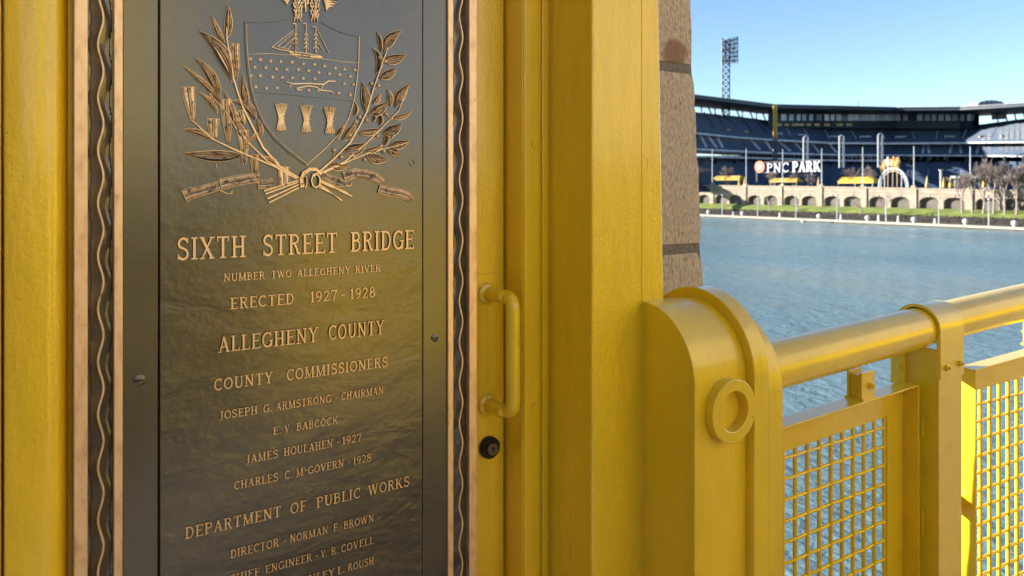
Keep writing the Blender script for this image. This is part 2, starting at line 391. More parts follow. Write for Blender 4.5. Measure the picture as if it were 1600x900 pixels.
# jamb and pilaster steps on the right, each a folded plate
b = MB(); b.box(Xj, Xa + .03, Pa, 1.7, -.1, ZT); part('door_jamb', b, M['yellow'], TW, bevel=.0025)
xl = onY(843, 0, Pa - .004).x
b = MB(); b.box(Xj + .002, xl, Pa - .004, Pa - .0005, -.1, ZT); part('jamb_cover_strip', b, M['yellow'], TW, bevel=.0015)
b = MB(); b.box(xl + .006, Xa - .006, Pa - .0055, Pa - .0005, -.1, ZT); part('jamb_bead', b, M['yellow'], TW, bevel=.002)
b = MB()
Xr0, Xr1 = onY(1030, 0, Pc), onY(1037.5, 470, Pc); k = (Xr1.x - Xr0.x) / (Xr1.z - Xr0.z)
def xr(z): return Xr0.x + k * (z - Xr0.z)
zz0, zz1 = -.1, 5.5
b.prism([(Xa, Pc, zz0), (xr(zz0), Pc, zz0), (xr(zz0) - .01, 1.8, zz0), (Xa, 1.8, zz0)], [(Xa, Pc, zz1), (xr(zz1), Pc, zz1), (xr(zz1) - .01, 1.8, zz1), (Xa, 1.8, zz1)])
part('pilaster', b, M['yellow_rough'], TW, bevel=.004)
b = MB(); b.tube([(Xe, Pc - .0002, .9), (Xe, Pc - .0002, 5)], .0011, 6); part('weld_seam', b, M['yellow'], TW)
b = MB(); c = onY(1004, 255, Pc)
b.tube([(c.x + .014 * math.cos(R(a)), Pc - .0002, c.z + .016 * math.sin(R(a))) for a in range(-90, 91, 15)], .0008, 5); part('plug_ring', b, M['yellow'], TW)
for (px, py) in ((836, 225), (836, 635)):
    c = onY(px, py, Pa - .006); b = MB(); b.tube([(c.x, c.y + .003, c.z), (c.x, c.y - .0012, c.z)], .0075, 14); b.box(c.x - .001, c.x + .001, c.y - .0024, c.y - .0013, c.z - .006, c.z + .006); part('painted_screw', b, M['yellow'], TW)
# door furniture
b = MB(); a, c = onY(752, 428, PD), onY(775, 660, PD); b.box(a.x - .07, c.x, PD - .0035, PD - .0002, c.z, a.z); part('backing_plate', b, M['yellow'], DR, bevel=.001)
HX, HP = .744, 1.168
zt, zb_ = onY(760, 458, PD).z, onY(762, 631, PD).z
path = [(HX - .004, PD - .003, zt)]
rc = .022
path += [(HX, HP + rc + .002, zt)]
for i in range(0, 7): a = R(15 * i); path.append((HX + .006, HP + rc * (1 - math.sin(a)), zt - rc * (1 - math.cos(a))))
for i in range(6, -1, -1): a = R(15 * i); path.append((HX + .006, HP + rc * (1 - math.sin(a)), zb_ + rc * (1 - math.cos(a))))
path += [(HX, HP + rc + .002, zb_), (HX - .004, PD - .003, zb_)]
b = MB(); b.tube(path, .0135, 20); hd = part('handle', b, M['yellow_smooth'], DR)
for z in (zt, zb_):
    b = MB(); b.tube([(HX - .004, PD - .002, z), (HX - .004, PD - .010, z), (HX - .004, PD - .013, z)], [.0215, .0215, .017], 20); part('handle_rose', b, M['yellow_smooth'], DR)
b = MB(); rn = random.Random(5)
for i in range(5):
    yy = HP + rc + .012 + i * .009 + rn.uniform(-.002, .002); a = R(rn.uniform(185, 215)); rr_ = .0137
    b.ball((HX - rr_ * .55 * -1 * math.cos(a) - .004, yy, zb_ + rr_ * math.sin(R(40)) * .5), .0035, 6, 0, (.8, 1.3, .5))
part('paint_chip', b, M['black'], DR)
c = onY(763, 698, PD)
b = MB(); b.tube([c, c + Vector((0, -.009, 0)), c + Vector((0, -.012, 0))], [.0215, .0215, .019], 28); lk = part('lock', b, M['black'], DR)
b = MB(); b.tube([c + Vector((.0, -.012, 0)), c + Vector((.0, -.017, 0)), c + Vector((0, -.019, 0))], [.0125, .0125, .0105], 24)
o = part('lock_cylinder', b, M['steel'], None); o.parent = lk; o.location = -world_off(lk)
b = MB(); b.box(c.x - .0012, c.x + .0012, c.y - .0206, c.y - .0191, c.z - .006, c.z + .003); b.tube([(c.x, c.y - .0191, c.z + .002), (c.x, c.y - .0204, c.z + .002)], .0028, 12)
o = part('keyhole', b, M['black'], None); o.parent = lk; o.location = -world_off(lk)

# ---------------------------------------------------------------- stone pier behind the tower
PS = 1.30
ST = thing('stone_pier', (1.2, 2.3, 0), 'rough grey stone pier with dark joints rising behind the yellow pilaster', 'pier')
e0, e1 = onY(1080, 0, PS), onY(1102, 470, PS); kb = (e1.x - e0.x) / (e1.z - e0.z)
joints = [-1.6, onY(1065, 905, PS).z, onY(1065, 389, PS).z, onY(1065, 106, PS).z, 2.75, 3.4, 4.1, 4.8]
rn = random.Random(11)
for i, (za, zb) in enumerate(zip(joints, joints[1:])):
    g = .0125; b = MB(); rows = []
    nz = 22
    for j in range(nz + 1):
        z = za + g + (zb - za - 2 * g) * j / nz; X = e0.x + kb * (z - e0.z) + rn.uniform(-.0016, .0016)
        rd = min(j, nz - j); ins = .003 * max(0, 1 - rd / 1.5)
        row = []
        for q in range(15):
            f_ = q / 14; row.append((1.03 + (X - ins - 1.03) * f_, PS + ins * 1.2 + rn.uniform(-.0013, .0013) + (.004 if q == 14 else 0), z))
        row.append((X - ins - .004, PS + .15, z)); row.append((X - ins - .01, PS + .40, z)); rows.append(row)
    b.grid(rows, 0, True); part('stone_block', b, M['stone'], ST)
b = MB(); b.prism([(1.03, PS + .0065, -1.6), (e0.x + kb * (-1.6 - e0.z) - .004, PS + .0065, -1.6), (e0.x + kb * (-1.6 - e0.z) - .006, PS + .39, -1.6), (1.03, PS + .39, -1.6)],
                  [(1.03, PS + .0065, 4.8), (e0.x + kb * (4.8 - e0.z) - .004, PS + .0065, 4.8), (e0.x + kb * (4.8 - e0.z) - .006, PS + .39, 4.8), (1.03, PS + .39, 4.8)])
part('mortar_core', b, M['stone_dark'], ST)
# ---------------------------------------------------------------- plaque
PP = 1.2                                     # front of the frame
PQ = 1.207                                   # cast field
ZPb, ZPt = .55, 2.15
PL = thing('plaque', (.36, PP, .55), 'tall dark bronze plaque with raised lettering and coat of arms fixed to the yellow door', 'plaque')
fx = [onY(115.5, 0, PP).x, onY(137, 0, PP).x, onY(178, 0, PP).x, onY(192, 0, PP).x]
wB, wM, wI = fx[1] - fx[0], fx[2] - fx[1], fx[3] - fx[2]
XR = onY(745.6, 0, PP).x
b = MB(); b.box(fx[0] + .004, XR - .004, PQ + .012, PD - .0005, ZPb, ZPt); part('backing', b, M['bronze_dark'], PL)
for side in (0, 1):
    def mx(u): return fx[0] + u if side == 0 else XR - u
    def bar(u0, u1, y0, nm, mat, bev):
        b = MB(); a, c = sorted((mx(u0), mx(u1))); b.box(a, c, y0, PD - .002, ZPb, ZPt); return part(nm, b, mat, PL, bevel=bev)
    bar(0, wB, PP, 'outer_bead', M['copper'], .0012)
    bar(wB + wM, wB + wM + wI, PP + .001, 'inner_bead', M['copper'], .0012)
    # wavy moulding between the beads: a rope-like ridge with scalloped flanks
    b = MB(); rows = []; lam = .0755; nU = 24; zz = ZPb
    ridge = MB(); rp = []; nz_ = int((ZPt - ZPb) / .004)
    for i in range(nz_ + 1):
        z = ZPb + (ZPt - ZPb) * i / nz_; ph = 2 * math.pi * z / lam + 1.1; sn = math.sin(ph)
        ur = .50 + .105 * sn; row = []
        la = .08 + .055 * (1 + sn) / 2 * 1.1; lb = .90 + .05 * sn
        for q in range(nU + 1):
            u = q / nU
            if u < la: h = .002
            elif u < ur: k_ = (u - la) / (ur - la); h = .004 + .008 * k_ ** 1.5
            elif u < lb: k_ = (u - ur) / (lb - ur); h = .012 - .007 * math.sin(k_ * math.pi * .5) + .0015 * math.sin(ph * 1. + 1.2) * math.sin(k_ * math.pi)
            else: h = .0015
            row.append((mx(wB + wM * u), PP + .015 - h, z))
        rows.append(row); rp.append((mx(wB + wM * ur), PP + .015 - .0118, z))
    if side: rows = [r[::-1] for r in rows]
    b.grid(rows, 0, True); part('wavy_moulding', b, M['bronze_flat'], PL)
    ridge.tube(rp, .0017, 6); part('wavy_ridge', ridge, M['copper'], PL)
    a0, a1 = sorted((mx(wB + wM + wI), mx(wB + wM + wI + .049)))
    b = MB(); b.box(a0 + .0005, a1 - (.0022 if side == 0 else .0003), PQ - .0007 if side else PQ, PQ + .0115, ZPb, ZPt); part('border_strip', b, M['bronze_flat'], PL, bevel=.0012)
XF0, XF1 = fx[3] + .049, XR - (wB + wM + wI + .049)
b = MB(); b.box(XF0 + .0006, XF1, PQ, PQ + .0115, ZPb, ZPt); part('field', b, M['bronze'], PL, bevel=.001)
for (px, py) in ((217.5, 594), (679, 528)):
    c = onY(px, py, PQ); b = MB(); r_ = .0085 if px < 400 else .0072
    b.tube([c + Vector((0, .001, 0)), c + Vector((0, -.0018, 0)), c + Vector((0, -.0028, 0))], [r_, r_, r_ * .75], 18)
    b.box(c.x - r_ * .75, c.x + r_ * .75, c.y - .0033, c.y - .0027, c.z - .0009, c.z + .0009, 1)
    part('screw', b, [M['bronze_flat'], M['black']], PL)

# ---- relief strokes on the plaque
def ribbon(b, pts, wd, h=.0022, base=None, inset=.66, taper=None, mt=0, ms=1, lift=0.0):
    """raised stroke in the x/z plane; pts = [(x, z)], facing -y; coordinates returned as (x, y, z)"""
    n = len(pts); L = []; Rr = []; 
    for i in range(n):
        p = Vector(pts[i]); a = Vector(pts[i]) - Vector(pts[i - 1]) if i else Vector(pts[1]) - Vector(pts[0])
        c = Vector(pts[i + 1]) - Vector(pts[i]) if i < n - 1 else a
        a = a.normalized(); c = c.normalized(); d = (a + c); d = d.normalized() if d.length > 1e-6 else a
        nn = Vector((-d.y, d.x)); m = 1 / max(.5, nn.dot(Vector((-a.y, a.x)))); ww = (wd if taper is None else wd * taper(i / (n - 1))) / 2 * m
        L.append((p, nn, ww))
    k = len(b.v); y0 = .0008; yt = -h - lift
    for p, nn, ww in L:
        for s_, yy in ((1, y0), (inset, yt), (-inset, yt), (-1, y0)):
            q = p + nn * ww * s_; b.v.append((q.x, yy, q.y))
    for i in range(n - 1):
        a = k + i * 4
        b.face((a, a + 4, a + 5, a + 1), ms); b.face((a + 1, a + 5, a + 6, a + 2), mt); b.face((a + 2, a + 6, a + 7, a + 3), ms)
    b.face((k, k + 1, k + 2, k + 3), ms); e = k + (n - 1) * 4; b.face((e + 3, e + 2, e + 1, e), ms)

# ---- serif capitals: cap height 1
TH, TN, SF = .175, .115, .075
def arc(cx, cy, rx, ry, a0, a1, n=9): return [(cx + rx * math.cos(R(a0 + (a1 - a0) * i / n)), cy + ry * math.sin(R(a0 + (a1 - a0) * i / n))) for i in range(n + 1)]
def stem(x, y0=0., y1=1., w=TH, lo=1, hi=1, sw=.17):
    s = [([(x, y0 + .02), (x, y1 - .02)], w)]
    if lo: s.append(([(x - sw, y0 + SF / 2), (x + sw, y0 + SF / 2)], SF))
    if hi: s.append(([(x - sw, y1 - SF / 2), (x + sw, y1 - SF / 2)], SF))
    return s
def G(ch):
    l, r = .17, .62
    if ch == 'I': return .34, stem(.17)
    if ch == 'H': return .80, stem(l) + stem(.63) + [([(l, .5), (.63, .5)], TN)]
    if ch == 'E': return .66, stem(l) + [([(l, .955), (.60, .955)], .09), ([(l, .045), (.62, .045)], .09), ([(l, .52), (.48, .52)], TN * .8), ([(.59, 1.0), (.59, .80)], .07), ([(.61, 0), (.61, .21)], .07), ([(.48, .61), (.48, .43)], .06)]
    if ch == 'F': return .62, stem(l) + [([(l, .955), (.58, .955)], .09), ([(l, .50), (.47, .50)], TN * .8), ([(.57, 1.0), (.57, .78)], .07), ([(.46, .60), (.46, .40)], .06)]
    if ch == 'L': return .62, stem(l) + [([(l, .045), (.58, .045)], .09), ([(.57, 0), (.57, .24)], .07)]
    if ch == 'T': return .70, stem(.35, hi=0) + [([(.05, .955), (.65, .955)], .09), ([(.06, 1), (.06, .77)], .07), ([(.64, 1), (.64, .77)], .07)]
    if ch == 'P': return .66, stem(l) + [([(l, .95)] + arc(.34, .73, .24, .22, 90, -90) + [(l, .51)], TN)]
    if ch == 'R': return .74, stem(l) + [([(l, .95)] + arc(.34, .745, .23, .205, 90, -90) + [(l, .54)], TN), ([(.36, .54), (.50, .30), (.56, .08), (.72, .04)], TH * .85)]
    if ch == 'B': return .70, stem(l) + [([(l, .95)] + arc(.34, .75, .21, .20, 90, -90) + [(l, .55)], TN), ([(l, .55)] + arc(.36, .30, .24, .255, 90, -90) + [(l, .045)], TN)]
    if ch == 'D': return .76, stem(l) + [([(l, .95)] + arc(.34, .5, .31, .45, 90, -90, 12) + [(l, .05)], TN * 1.15)]
    if ch == 'O': return .78, [(arc(.39, .5, .31, .45, 90, 450, 20), TN * 1.2)]
    if ch == 'C': return .72, [(arc(.40, .5, .31, .45, 50, 318, 16), TN * 1.2), ([(.62, .98), (.61, .70)], .08)]
    if ch == 'G': return .78, [(arc(.40, .5, .32, .45, 52, 330, 16), TN * 1.2), ([(.64, .98), (.63, .72)], .08), ([(.66, .05), (.66, .42)], TH * .85), ([(.50, .44), (.78, .44)], SF)]
    if ch == 'S': return .64, [(arc(.33, .735, .22, .22, 25, 225, 10) + [(.30, .53)] + arc(.32, .265, .235, .225, 60, -150, 10), TN * 1.2), ([(.55, .98), (.54, .74)], .07), ([(.08, .02), (.09, .27)], .07)]
    if ch == 'U': return .78, stem(l, .3, 1, lo=0) + stem(.63, .3, 1, TN, lo=0, sw=.14) + [(arc(.40, .32, .23, .28, 180, 360, 10), TN * 1.2)]
    if ch == 'J': return .50, stem(.33, .15, 1, lo=0) + [(arc(.19, .17, .14, .24, 0, -130, 7), TN)]
    if ch == 'N': return .84, stem(l, w=TN) + stem(.67, w=TN, lo=0, sw=.15) + [([(.14, .98), (.68, .02)], TH * .95)]
    if ch == 'M': return .98, stem(l, w=TN) + stem(.81, w=TH) + [([(.16, .98), (.48, .06)], TH * .85), ([(.48, .06), (.80, .98)], TN * .85)]
    if ch == 'A': return .78, [([(.40, .99), (.13, .03)], TN * .9), ([(.38, .99), (.65, .03)], TH), ([(.2, .34), (.58, .34)], TN * .75), ([(.0, SF / 2), (.25, SF / 2)], SF), ([(.51, SF / 2), (.78, SF / 2)], SF)]
    if ch == 'V': return .76, [([(.12, .98), (.38, .02)], TH), ([(.38, .02), (.62, .98)], TN * .9), ([(.0, 1 - SF / 2), (.26, 1 - SF / 2)], SF), ([(.50, 1 - SF / 2), (.75, 1 - SF / 2)], SF)]
    if ch == 'W': return 1.08, [([(.12, .98), (.32, .02)], TH), ([(.32, .02), (.53, .95)], TN * .9), ([(.53, .95), (.74, .02)], TH), ([(.74, .02), (.95, .98)], TN * .9), ([(.0, 1 - SF / 2), (.24, 1 - SF / 2)], SF), ([(.42, 1 - SF / 2), (.64, 1 - SF / 2)], SF), ([(.84, 1 - SF / 2), (1.06, 1 - SF / 2)], SF)]
    if ch == 'X': return .80, [([(.13, .97), (.66, .03)], TH), ([(.65, .97), (.14, .03)], TN * .85), ([(.01, 1 - SF / 2), (.28, 1 - SF / 2)], SF), ([(.52, 1 - SF / 2), (.78, 1 - SF / 2)], SF), ([(.01, SF / 2), (.28, SF / 2)], SF), ([(.51, SF / 2), (.79, SF / 2)], SF)]
    if ch == 'Y': return .76, [([(.12, .97), (.38, .48)], TH), ([(.38, .48), (.64, .97)], TN * .9), ([(.38, .5), (.38, .03)], TH), ([(.22, SF / 2), (.54, SF / 2)], SF), ([(.0, 1 - SF / 2), (.26, 1 - SF / 2)], SF), ([(.52, 1 - SF / 2), (.76, 1 - SF / 2)], SF)]
    if ch == 'K': return .80, stem(l) + [([(.22, .42), (.62, .97)], TN * .85), ([(.34, .58), (.66, .03)], TH), ([(.5, 1 - SF / 2), (.74, 1 - SF / 2)], SF), ([(.53, SF / 2), (.80, SF / 2)], SF)]
    if ch == '1': return .40, stem(.21, hi=0, sw=.15) + [([(.05, .80), (.21, .97)], .08)]
    if ch == '2': return .60, [([(.09, .74)] + arc(.29, .74, .20, .21, 170, -20, 9) + [(.36, .42), (.08, .06)], TN), ([(.06, .05), (.54, .05)], .10), ([(.53, 0), (.53, .2)], .07)]
    if ch == '7': return .58, [([(.05, .94), (.54, .94), (.34, .45), (.26, .0)], TN * 1.05), ([(.06, 1), (.06, .76)], .07)]
    if ch == '8': return .62, [(arc(.31, .75, .19, .20, -90, 270, 14), TN), (arc(.31, .29, .23, .245, 90, 450, 14), TN)]
    if ch == '9': return .60, [(arc(.29, .68, .21, .27, 0, 360, 14), TN), ([(.50, .66), (.47, .35), (.34, .10), (.12, .05)], TN)]
    if ch == 'c': return .42, [(arc(.22, .78, .14, .17, 50, 318, 9), TN * .8), ([(.08, .48), (.36, .48)], .05)]
    if ch == '.': return .24, [([(.05, .08), (.20, .08)], .15)]
    if ch == '·': return .26, [([(.06, .47), (.20, .47)], .14)]
    if ch == '-': return .55, [([(.08, .46), (.47, .46)], .11)]
    raise ValueError(ch)
GM = {}
def glyph(ch, mats, key, cap=None):
    k = (ch, key)
    if k not in GM:
        wd, st = G(ch); b = MB()
        for i, (pts, ww) in enumerate(st): ribbon(b, pts, ww, h=1.0, inset=.74, lift=.012 * i)
        GM[k] = (wd, b.mesh('letter_shape', mats))
    return GM[k]
def word(text, x0, x1, base, cap, parent, mats, key, depth, make):
    """letters spread between x0 and x1 (local run direction), returned through make(mesh, x, sx)"""
    ws = [G(c)[0] for c in text]; gap = .085; tot = sum(ws) + gap * (len(ws) - 1); sx = (x1 - x0) / tot; x = x0
    for c, wd in zip(text, ws):
        make(glyph(c, mats, key)[1], x, sx); x += (wd + gap) * sx
pm = [M['copper'], M['bronze_dark']]
LINES = [
 ((277, 406.7), (644.6, 388.6), 36.5, [('SIXTH', 275.4, 383.3), ('STREET', 409, 526), ('BRIDGE', 546.6, 645.5)]),
 ((349.5, 440.5), (593.7, 423.4), 12.6, [('NUMBER', 348.9, 413.3), ('TWO', 423, 454.8), ('ALLEGHENY', 463, 546.6), ('RIVER', 554, 593.7)]),
 ((359.2, 483.3), (585.6, 463.7), 18.4, [('ERECTED', 359, 459), ('1927', 483.8, 525.7), ('-', 530.9, 539.6), ('1928', 546, 585.6)]),
 ((340.5, 550.6), (597.5, 521.6), 25.5, [('ALLEGHENY', 340, 496), ('COUNTY', 512, 599)]),
 ((334, 610.9), (605, 572.2), 19, [('COUNTY', 333.4, 426), ('COMMISSIONERS', 447, 605)]),
 ((341.7, 656), (598.3, 614), 13.4, [('JOSEPH', 341.7, 401.7), ('G.', 410.7, 424), ('ARMSTRONG', 430, 516.7), ('·', 521.5, 527), ('CHAIRMAN', 532.3, 598.3)]),
 ((426.7, 678.3), (527.3, 661.7), 12.8, [('E.', 426, 439.3), ('V.', 444, 455), ('BABCOCK', 462.3, 527.3)]),
 ((383, 725), (563, 688), 13.6, [('JAMES', 383.3, 434), ('HOULAHEN', 442.7, 519.3), ('·', 524.5, 530), ('1927', 534, 564)]),
 ((365, 765.7), (579, 719), 13.6, [('CHARLES', 365, 434), ('C.', 444, 457), ('McGOVERN', 461.7, 536.7), ('·', 541.5, 547), ('1928', 550.7, 579.3)]),
 ((289, 842.3), (639, 758.3), 19, [('DEPARTMENT', 288.3, 438.3), ('OF', 452.7, 478.3), ('PUBLIC', 493.3, 562.7), ('WORKS', 574, 639)]),
 ((360, 871.7), (583.5, 814), 13.6, [('DIRECTOR', 359.3, 435), ('·', 441, 447), ('NORMAN', 452, 511.7), ('F.', 520, 530), ('BROWN', 536, 583.3)]),
 ((360, 909), (583.5, 849.5), 13.2, [('CHIEF', 358, 405), ('ENGINEER', 414, 486.7), ('·', 491, 497), ('V.', 500.7, 510.7), ('R.', 516.7, 528), ('COVELL', 532, 583.3)]),
 ((360, 943), (583.5, 882.5), 13.2, [('ARCHITECT', 345, 430), ('·', 437, 443), ('STANLEY', 450, 522), ('L.', 526.7, 538), ('ROUSH', 542.7, 583.3)]),
]
for (l, r, cap, words) in LINES:
    A, B = onY(l[0], l[1], PQ), onY(r[0], r[1], PQ); z = (A.z + B.z) / 2
    d = A.x * SN + PQ * CS; ch = cap * .97 * d / F
    ln = bpy.data.objects.new('inscription_line', None); C.objects.link(ln); ln.parent = PL; ln.location = Vector((A.x, PQ, z)) - Vector(PL.location)
    big = ch > .024
    dep = .0036 if big else .0022
    for (tx, a, c) in words:
        xa, xc = onY(a, 0, PQ).x, onY(c, 0, PQ).x
        def mk(me, x, sx):
            o = put('letter', me, ln, (x - A.x, 0, 0)); o.scale = (sx, dep, ch)
        word(tx, xa, xc, 0, ch, ln, pm, 'plaque', dep, mk)

# ---- coat of arms (coordinates measured on an enlargement, laid on the field)
def CZ(u, v): p = onY(240 + .3777 * u, .3777 * v, PQ); return (p.x, p.z)
class Rel:                                     # a relief part on the field
    def __init__(s): s.b = MB()
    def st(s, pts, wd, h=.002, mt=0, taper=None, lift=None, inset=.66):
        Rel.n = (getattr(Rel, 'n', 0) + 1) % 19
        ribbon(s.b, [CZ(*p) for p in pts], wd, h, mt=mt, taper=taper, inset=inset, lift=.00006 * Rel.n if lift is None else lift)
    def done(s, name, parent, mats=None, label=None):
        b = s.b; b.v = [(x, PQ + y, z) for x, y, z in b.v]
        o = part(name, b, mats or [M['copper'], M['bronze_flat'], M['worn']], None, label=label)
        if parent is not None: o.parent = parent; o.location = -world_off(parent)
        return o
def curve(p0, p1, bend, n=10):
    a, c = Vector(p0), Vector(p1); d = c - a; nn = Vector((-d.y, d.x)) * bend
    return [tuple(a + d * (i / n) + nn * (4 * (i / n) * (1 - i / n))) for i in range(n + 1)]
def leaf(rel, p0, p1, wd, bend=.08, rim=.0009, veins=0, mt=2, h=.0055):
    n = 10; mid = curve(p0, p1, bend, n); a, c = Vector(p0), Vector(p1); L = (c - a).length
    prof = [math.sin(math.pi * min(1, (i / n)) ** .85) * (1 - .12 * i / n) for i in range(n + 1)]
    le, ri = [], []
    for i in range(n + 1):
        q0 = Vector(mid[max(i - 1, 0)]); q1 = Vector(mid[min(i + 1, n)]); d = (q1 - q0).normalized(); nn = Vector((-d.y, d.x)); m_ = Vector(mid[i])
        le.append(tuple(m_ + nn * wd / 2 * prof[i])); ri.append(tuple(m_ - nn * wd / 2 * prof[i]))
    b = rel.b; k = len(b.v); FR = ((1, 0), (.80, .62), (.52, 1.), (.24, .72), (0, .28))
    for i in range(n + 1):
        for side in (le, ri):
            for f_, hh in (FR if side is le else FR[-2::-1]):
                pt = Vector(mid[i]).lerp(Vector(side[i]), f_); x, z = CZ(*pt); wob = 1 + .22 * math.sin(i * 2.3 + p0[0]); b.v.append((x, .001 if hh == 0 else -h * hh * wob * (.45 + .55 * prof[i]), z))
    for i in range(n):
        for j in range(8):
            q = k + i * 9 + j; b.face((q, q + 9, q + 10, q + 1), (1, 2, 2, 1, 1, 2, 1, 1)[j] if mt == 2 else 1, True)  # polished ridges; extra bright strip on one flank imitates a lit side
    tp = lambda s: .5 + .9 * math.sin(math.pi * s)
    rel.st(le, rim * 1.3, .0026, taper=tp); rel.st(ri, rim * .6, .0022, taper=tp)
    if veins: rel.st(mid[1:-1], rim * 1.0, .0030, taper=tp)
    if veins > 5:
        for s_ in (1, -1):
            rel.st([tuple((Vector(le[i] if s_ > 0 else ri[i]) + Vector(mid[i])) / 2) for i in range(2, n - 1)], rim * 1.3, h + .0004, mt=2, taper=tp)
def strap(rel, pts, wd, h=.004, lines=3):
    """a broad folded band with raised rims and ribs"""
    b = rel.b; n = len(pts); k = len(b.v); vs = [Vector(p) for p in pts]; E = []
    ww = wd if isinstance(wd, list) else [wd] * n
    for i in range(n):
        d = (vs[min(i + 1, n - 1)] - vs[max(i - 1, 0)]).normalized(); nn = Vector((-d.y, d.x)); E.append([vs[i] + nn * ww[i] * f for f in (.5, .25, 0, -.25, -.5)])
        for f_, hh in ((1, 0), (.84, .75), (.5, 1.), (.2, .8), (0, .6), (-.2, .8), (-.5, 1.), (-.84, .75), (-1, 0)):
            x, z = CZ(*(vs[i] + nn * ww[i] * .5 * f_)); b.v.append((x, .001 if hh == 0 else -h * hh * (1 + .2 * math.sin(i * 2.1 + pts[0][0])), z))
    for i in range(n - 1):
        for j in range(8): q = k + i * 9 + j; b.face((q, q + 9, q + 10, q + 1), (1, 2, 2, 1, 2, 2, 2, 1)[j], True)
    rel.st([tuple(e[0]) for e in E], .0011, h * .6); rel.st([tuple(e[4]) for e in E], .0009, h * .6)
    rel.st([tuple(E[0][0]), tuple(E[0][4])], .0012, h * .8)
    if lines > 2: rel.st([tuple(e[2]) for e in E[: max(3, n - 1)]], .0010, h + .0004, mt=0)

CR = bpy.data.objects.new('coat_of_arms', None); C.objects.link(CR); CR.parent = PL; CR.location = Vector((.31, PQ, 1.6)) - Vector(PL.location)
# shield
r = Rel()
dark = 1
r.st([(377, 90), (430, 94), (500, 90), (550, 80), (582, 70)], .0022, .0024, mt=1)
r.st([(690, 90), (725, 112), (770, 132), (810, 144), (848, 150)], .0022, .0024, mt=1)
r.st([(377, 90), (379, 180), (386, 270), (398, 360), (416, 430), (450, 510), (500, 578), (560, 632), (630, 683)], .0026, .003, mt=1)
r.st([(382, 100), (384, 180), (391, 270), (403, 360), (421, 428), (455, 508), (504, 573), (563, 626), (630, 676)], .0009, .0034, mt=0)
r.st([(848, 150), (846, 250), (838, 340), (826, 420), (805, 490), (765, 555), (700, 622), (630, 683)], .0016, .003, mt=0)
r.st([(398, 378), (500, 386), (620, 397), (720, 407), (830, 418)], .0022, .0024, mt=1)
r.st([(388, 226), (470, 222), (560, 228), (690, 243), (780, 256), (844, 262)], .0011, .0016, mt=0, taper=lambda s: .4 + .6 * abs(math.sin(s * 9)))
ol = [(377, 90), (430, 94), (500, 90), (550, 80), (582, 70), (640, 76), (690, 90), (725, 112), (770, 132), (810, 144), (848, 150), (846, 250), (838, 340), (826, 420), (805, 490), (765, 555), (700, 622), (630, 683), (560, 632), (500, 578), (450, 510), (416, 430), (398, 360), (386, 270), (379, 180)]
k = len(r.b.v)
for yy in (.0008, -.0006): r.b.v += [(CZ(*p)[0], yy, CZ(*p)[1]) for p in ol]
r.b.face([k + len(ol) + i for i in range(len(ol))], 3)
for i in range(len(ol)): j = (i + 1) % len(ol); r.b.face((k + i, k + j, k + len(ol) + j, k + len(ol) + i), 1)
SH = r.done('shield', CR, [M['copper'], M['bronze_flat'], M['worn'], M['bronze']])
stars = [(398, 245), (440, 248), (483, 253), (525, 256), (571, 258), (618, 265), (664, 268), (706, 274), (750, 283), (788, 288), (832, 290), (417, 279), (463, 281), (506, 287), (549, 288), (597, 288), (640, 293), (681, 301), (726, 306), (768, 310), (812, 317), (401, 314), (440, 315), (491, 320), (530, 321), (573, 323), (617, 325), (665, 327), (787, 347), (825, 350), (421, 360), (465, 366), (510, 365), (595, 371), (640, 374), (680, 375), (765, 386), (812, 393)]
b = MB(); R1 = .0046
for i in range(10):
    a = R(90 + 36 * i); rr_ = R1 if i % 2 == 0 else R1 * .42; b.v.append((rr_ * math.cos(a), .0004, rr_ * math.sin(a)))
for i in range(10): x_, _, z_ = b.v[i]; b.v.append((x_ * .86, -.0022, z_ * .86))
b.v.append((0, -.0027, 0))
for i in range(10): b.face((i, (i + 1) % 10, 10 + (i + 1) % 10, 10 + i), 1); b.face((10 + i, 10 + (i + 1) % 10, 20), 0)
sm = b.mesh('star_shape', [M['copper'], M['bronze_dark']])
for u, v in stars:
    x, z = CZ(u, v); o = put('star', sm, CR, Vector((x, PQ, z)) - world_off(CR)); o.rotation_euler = (0, R(random.uniform(-14, 14)), 0)
# wheat sheaves
for cu, cv in ((525, 487), (629, 493), (726, 500)):
    r = Rel()
    for i in range(11):
        f_ = (i - 5) / 5; r.st([(cu + 24 * f_, cv - 60 + 5 * abs(f_)), (cu + 20 * f_, cv - 40), (cu + 10 * f_, cv - 5), (cu + 9 * f_, cv + 8), (cu + 19 * f_, cv + 56 - 4 * abs(f_))], .0013, .0042, mt=2 if i % 3 == 1 else 0)
    r.st([(cu - 13, cv), (cu + 13, cv + 2)], .0026, .0058); r.done('wheat_sheaf', CR)
# plough
r = Rel(); r.st([(545, 340), (575, 348), (640, 346), (700, 350), (722, 336), (750, 338)], .0028, .0034); r.st([(560, 362), (572, 345)], .002, .003); r.st([(590, 366), (640, 356), (672, 362), (690, 374), (730, 378), (742, 386)], .0022, .003)
r.st([(612, 370), (600, 374)], .002, .003); r.st([(700, 350), (690, 372)], .0016, .003); r.done('plough', CR)
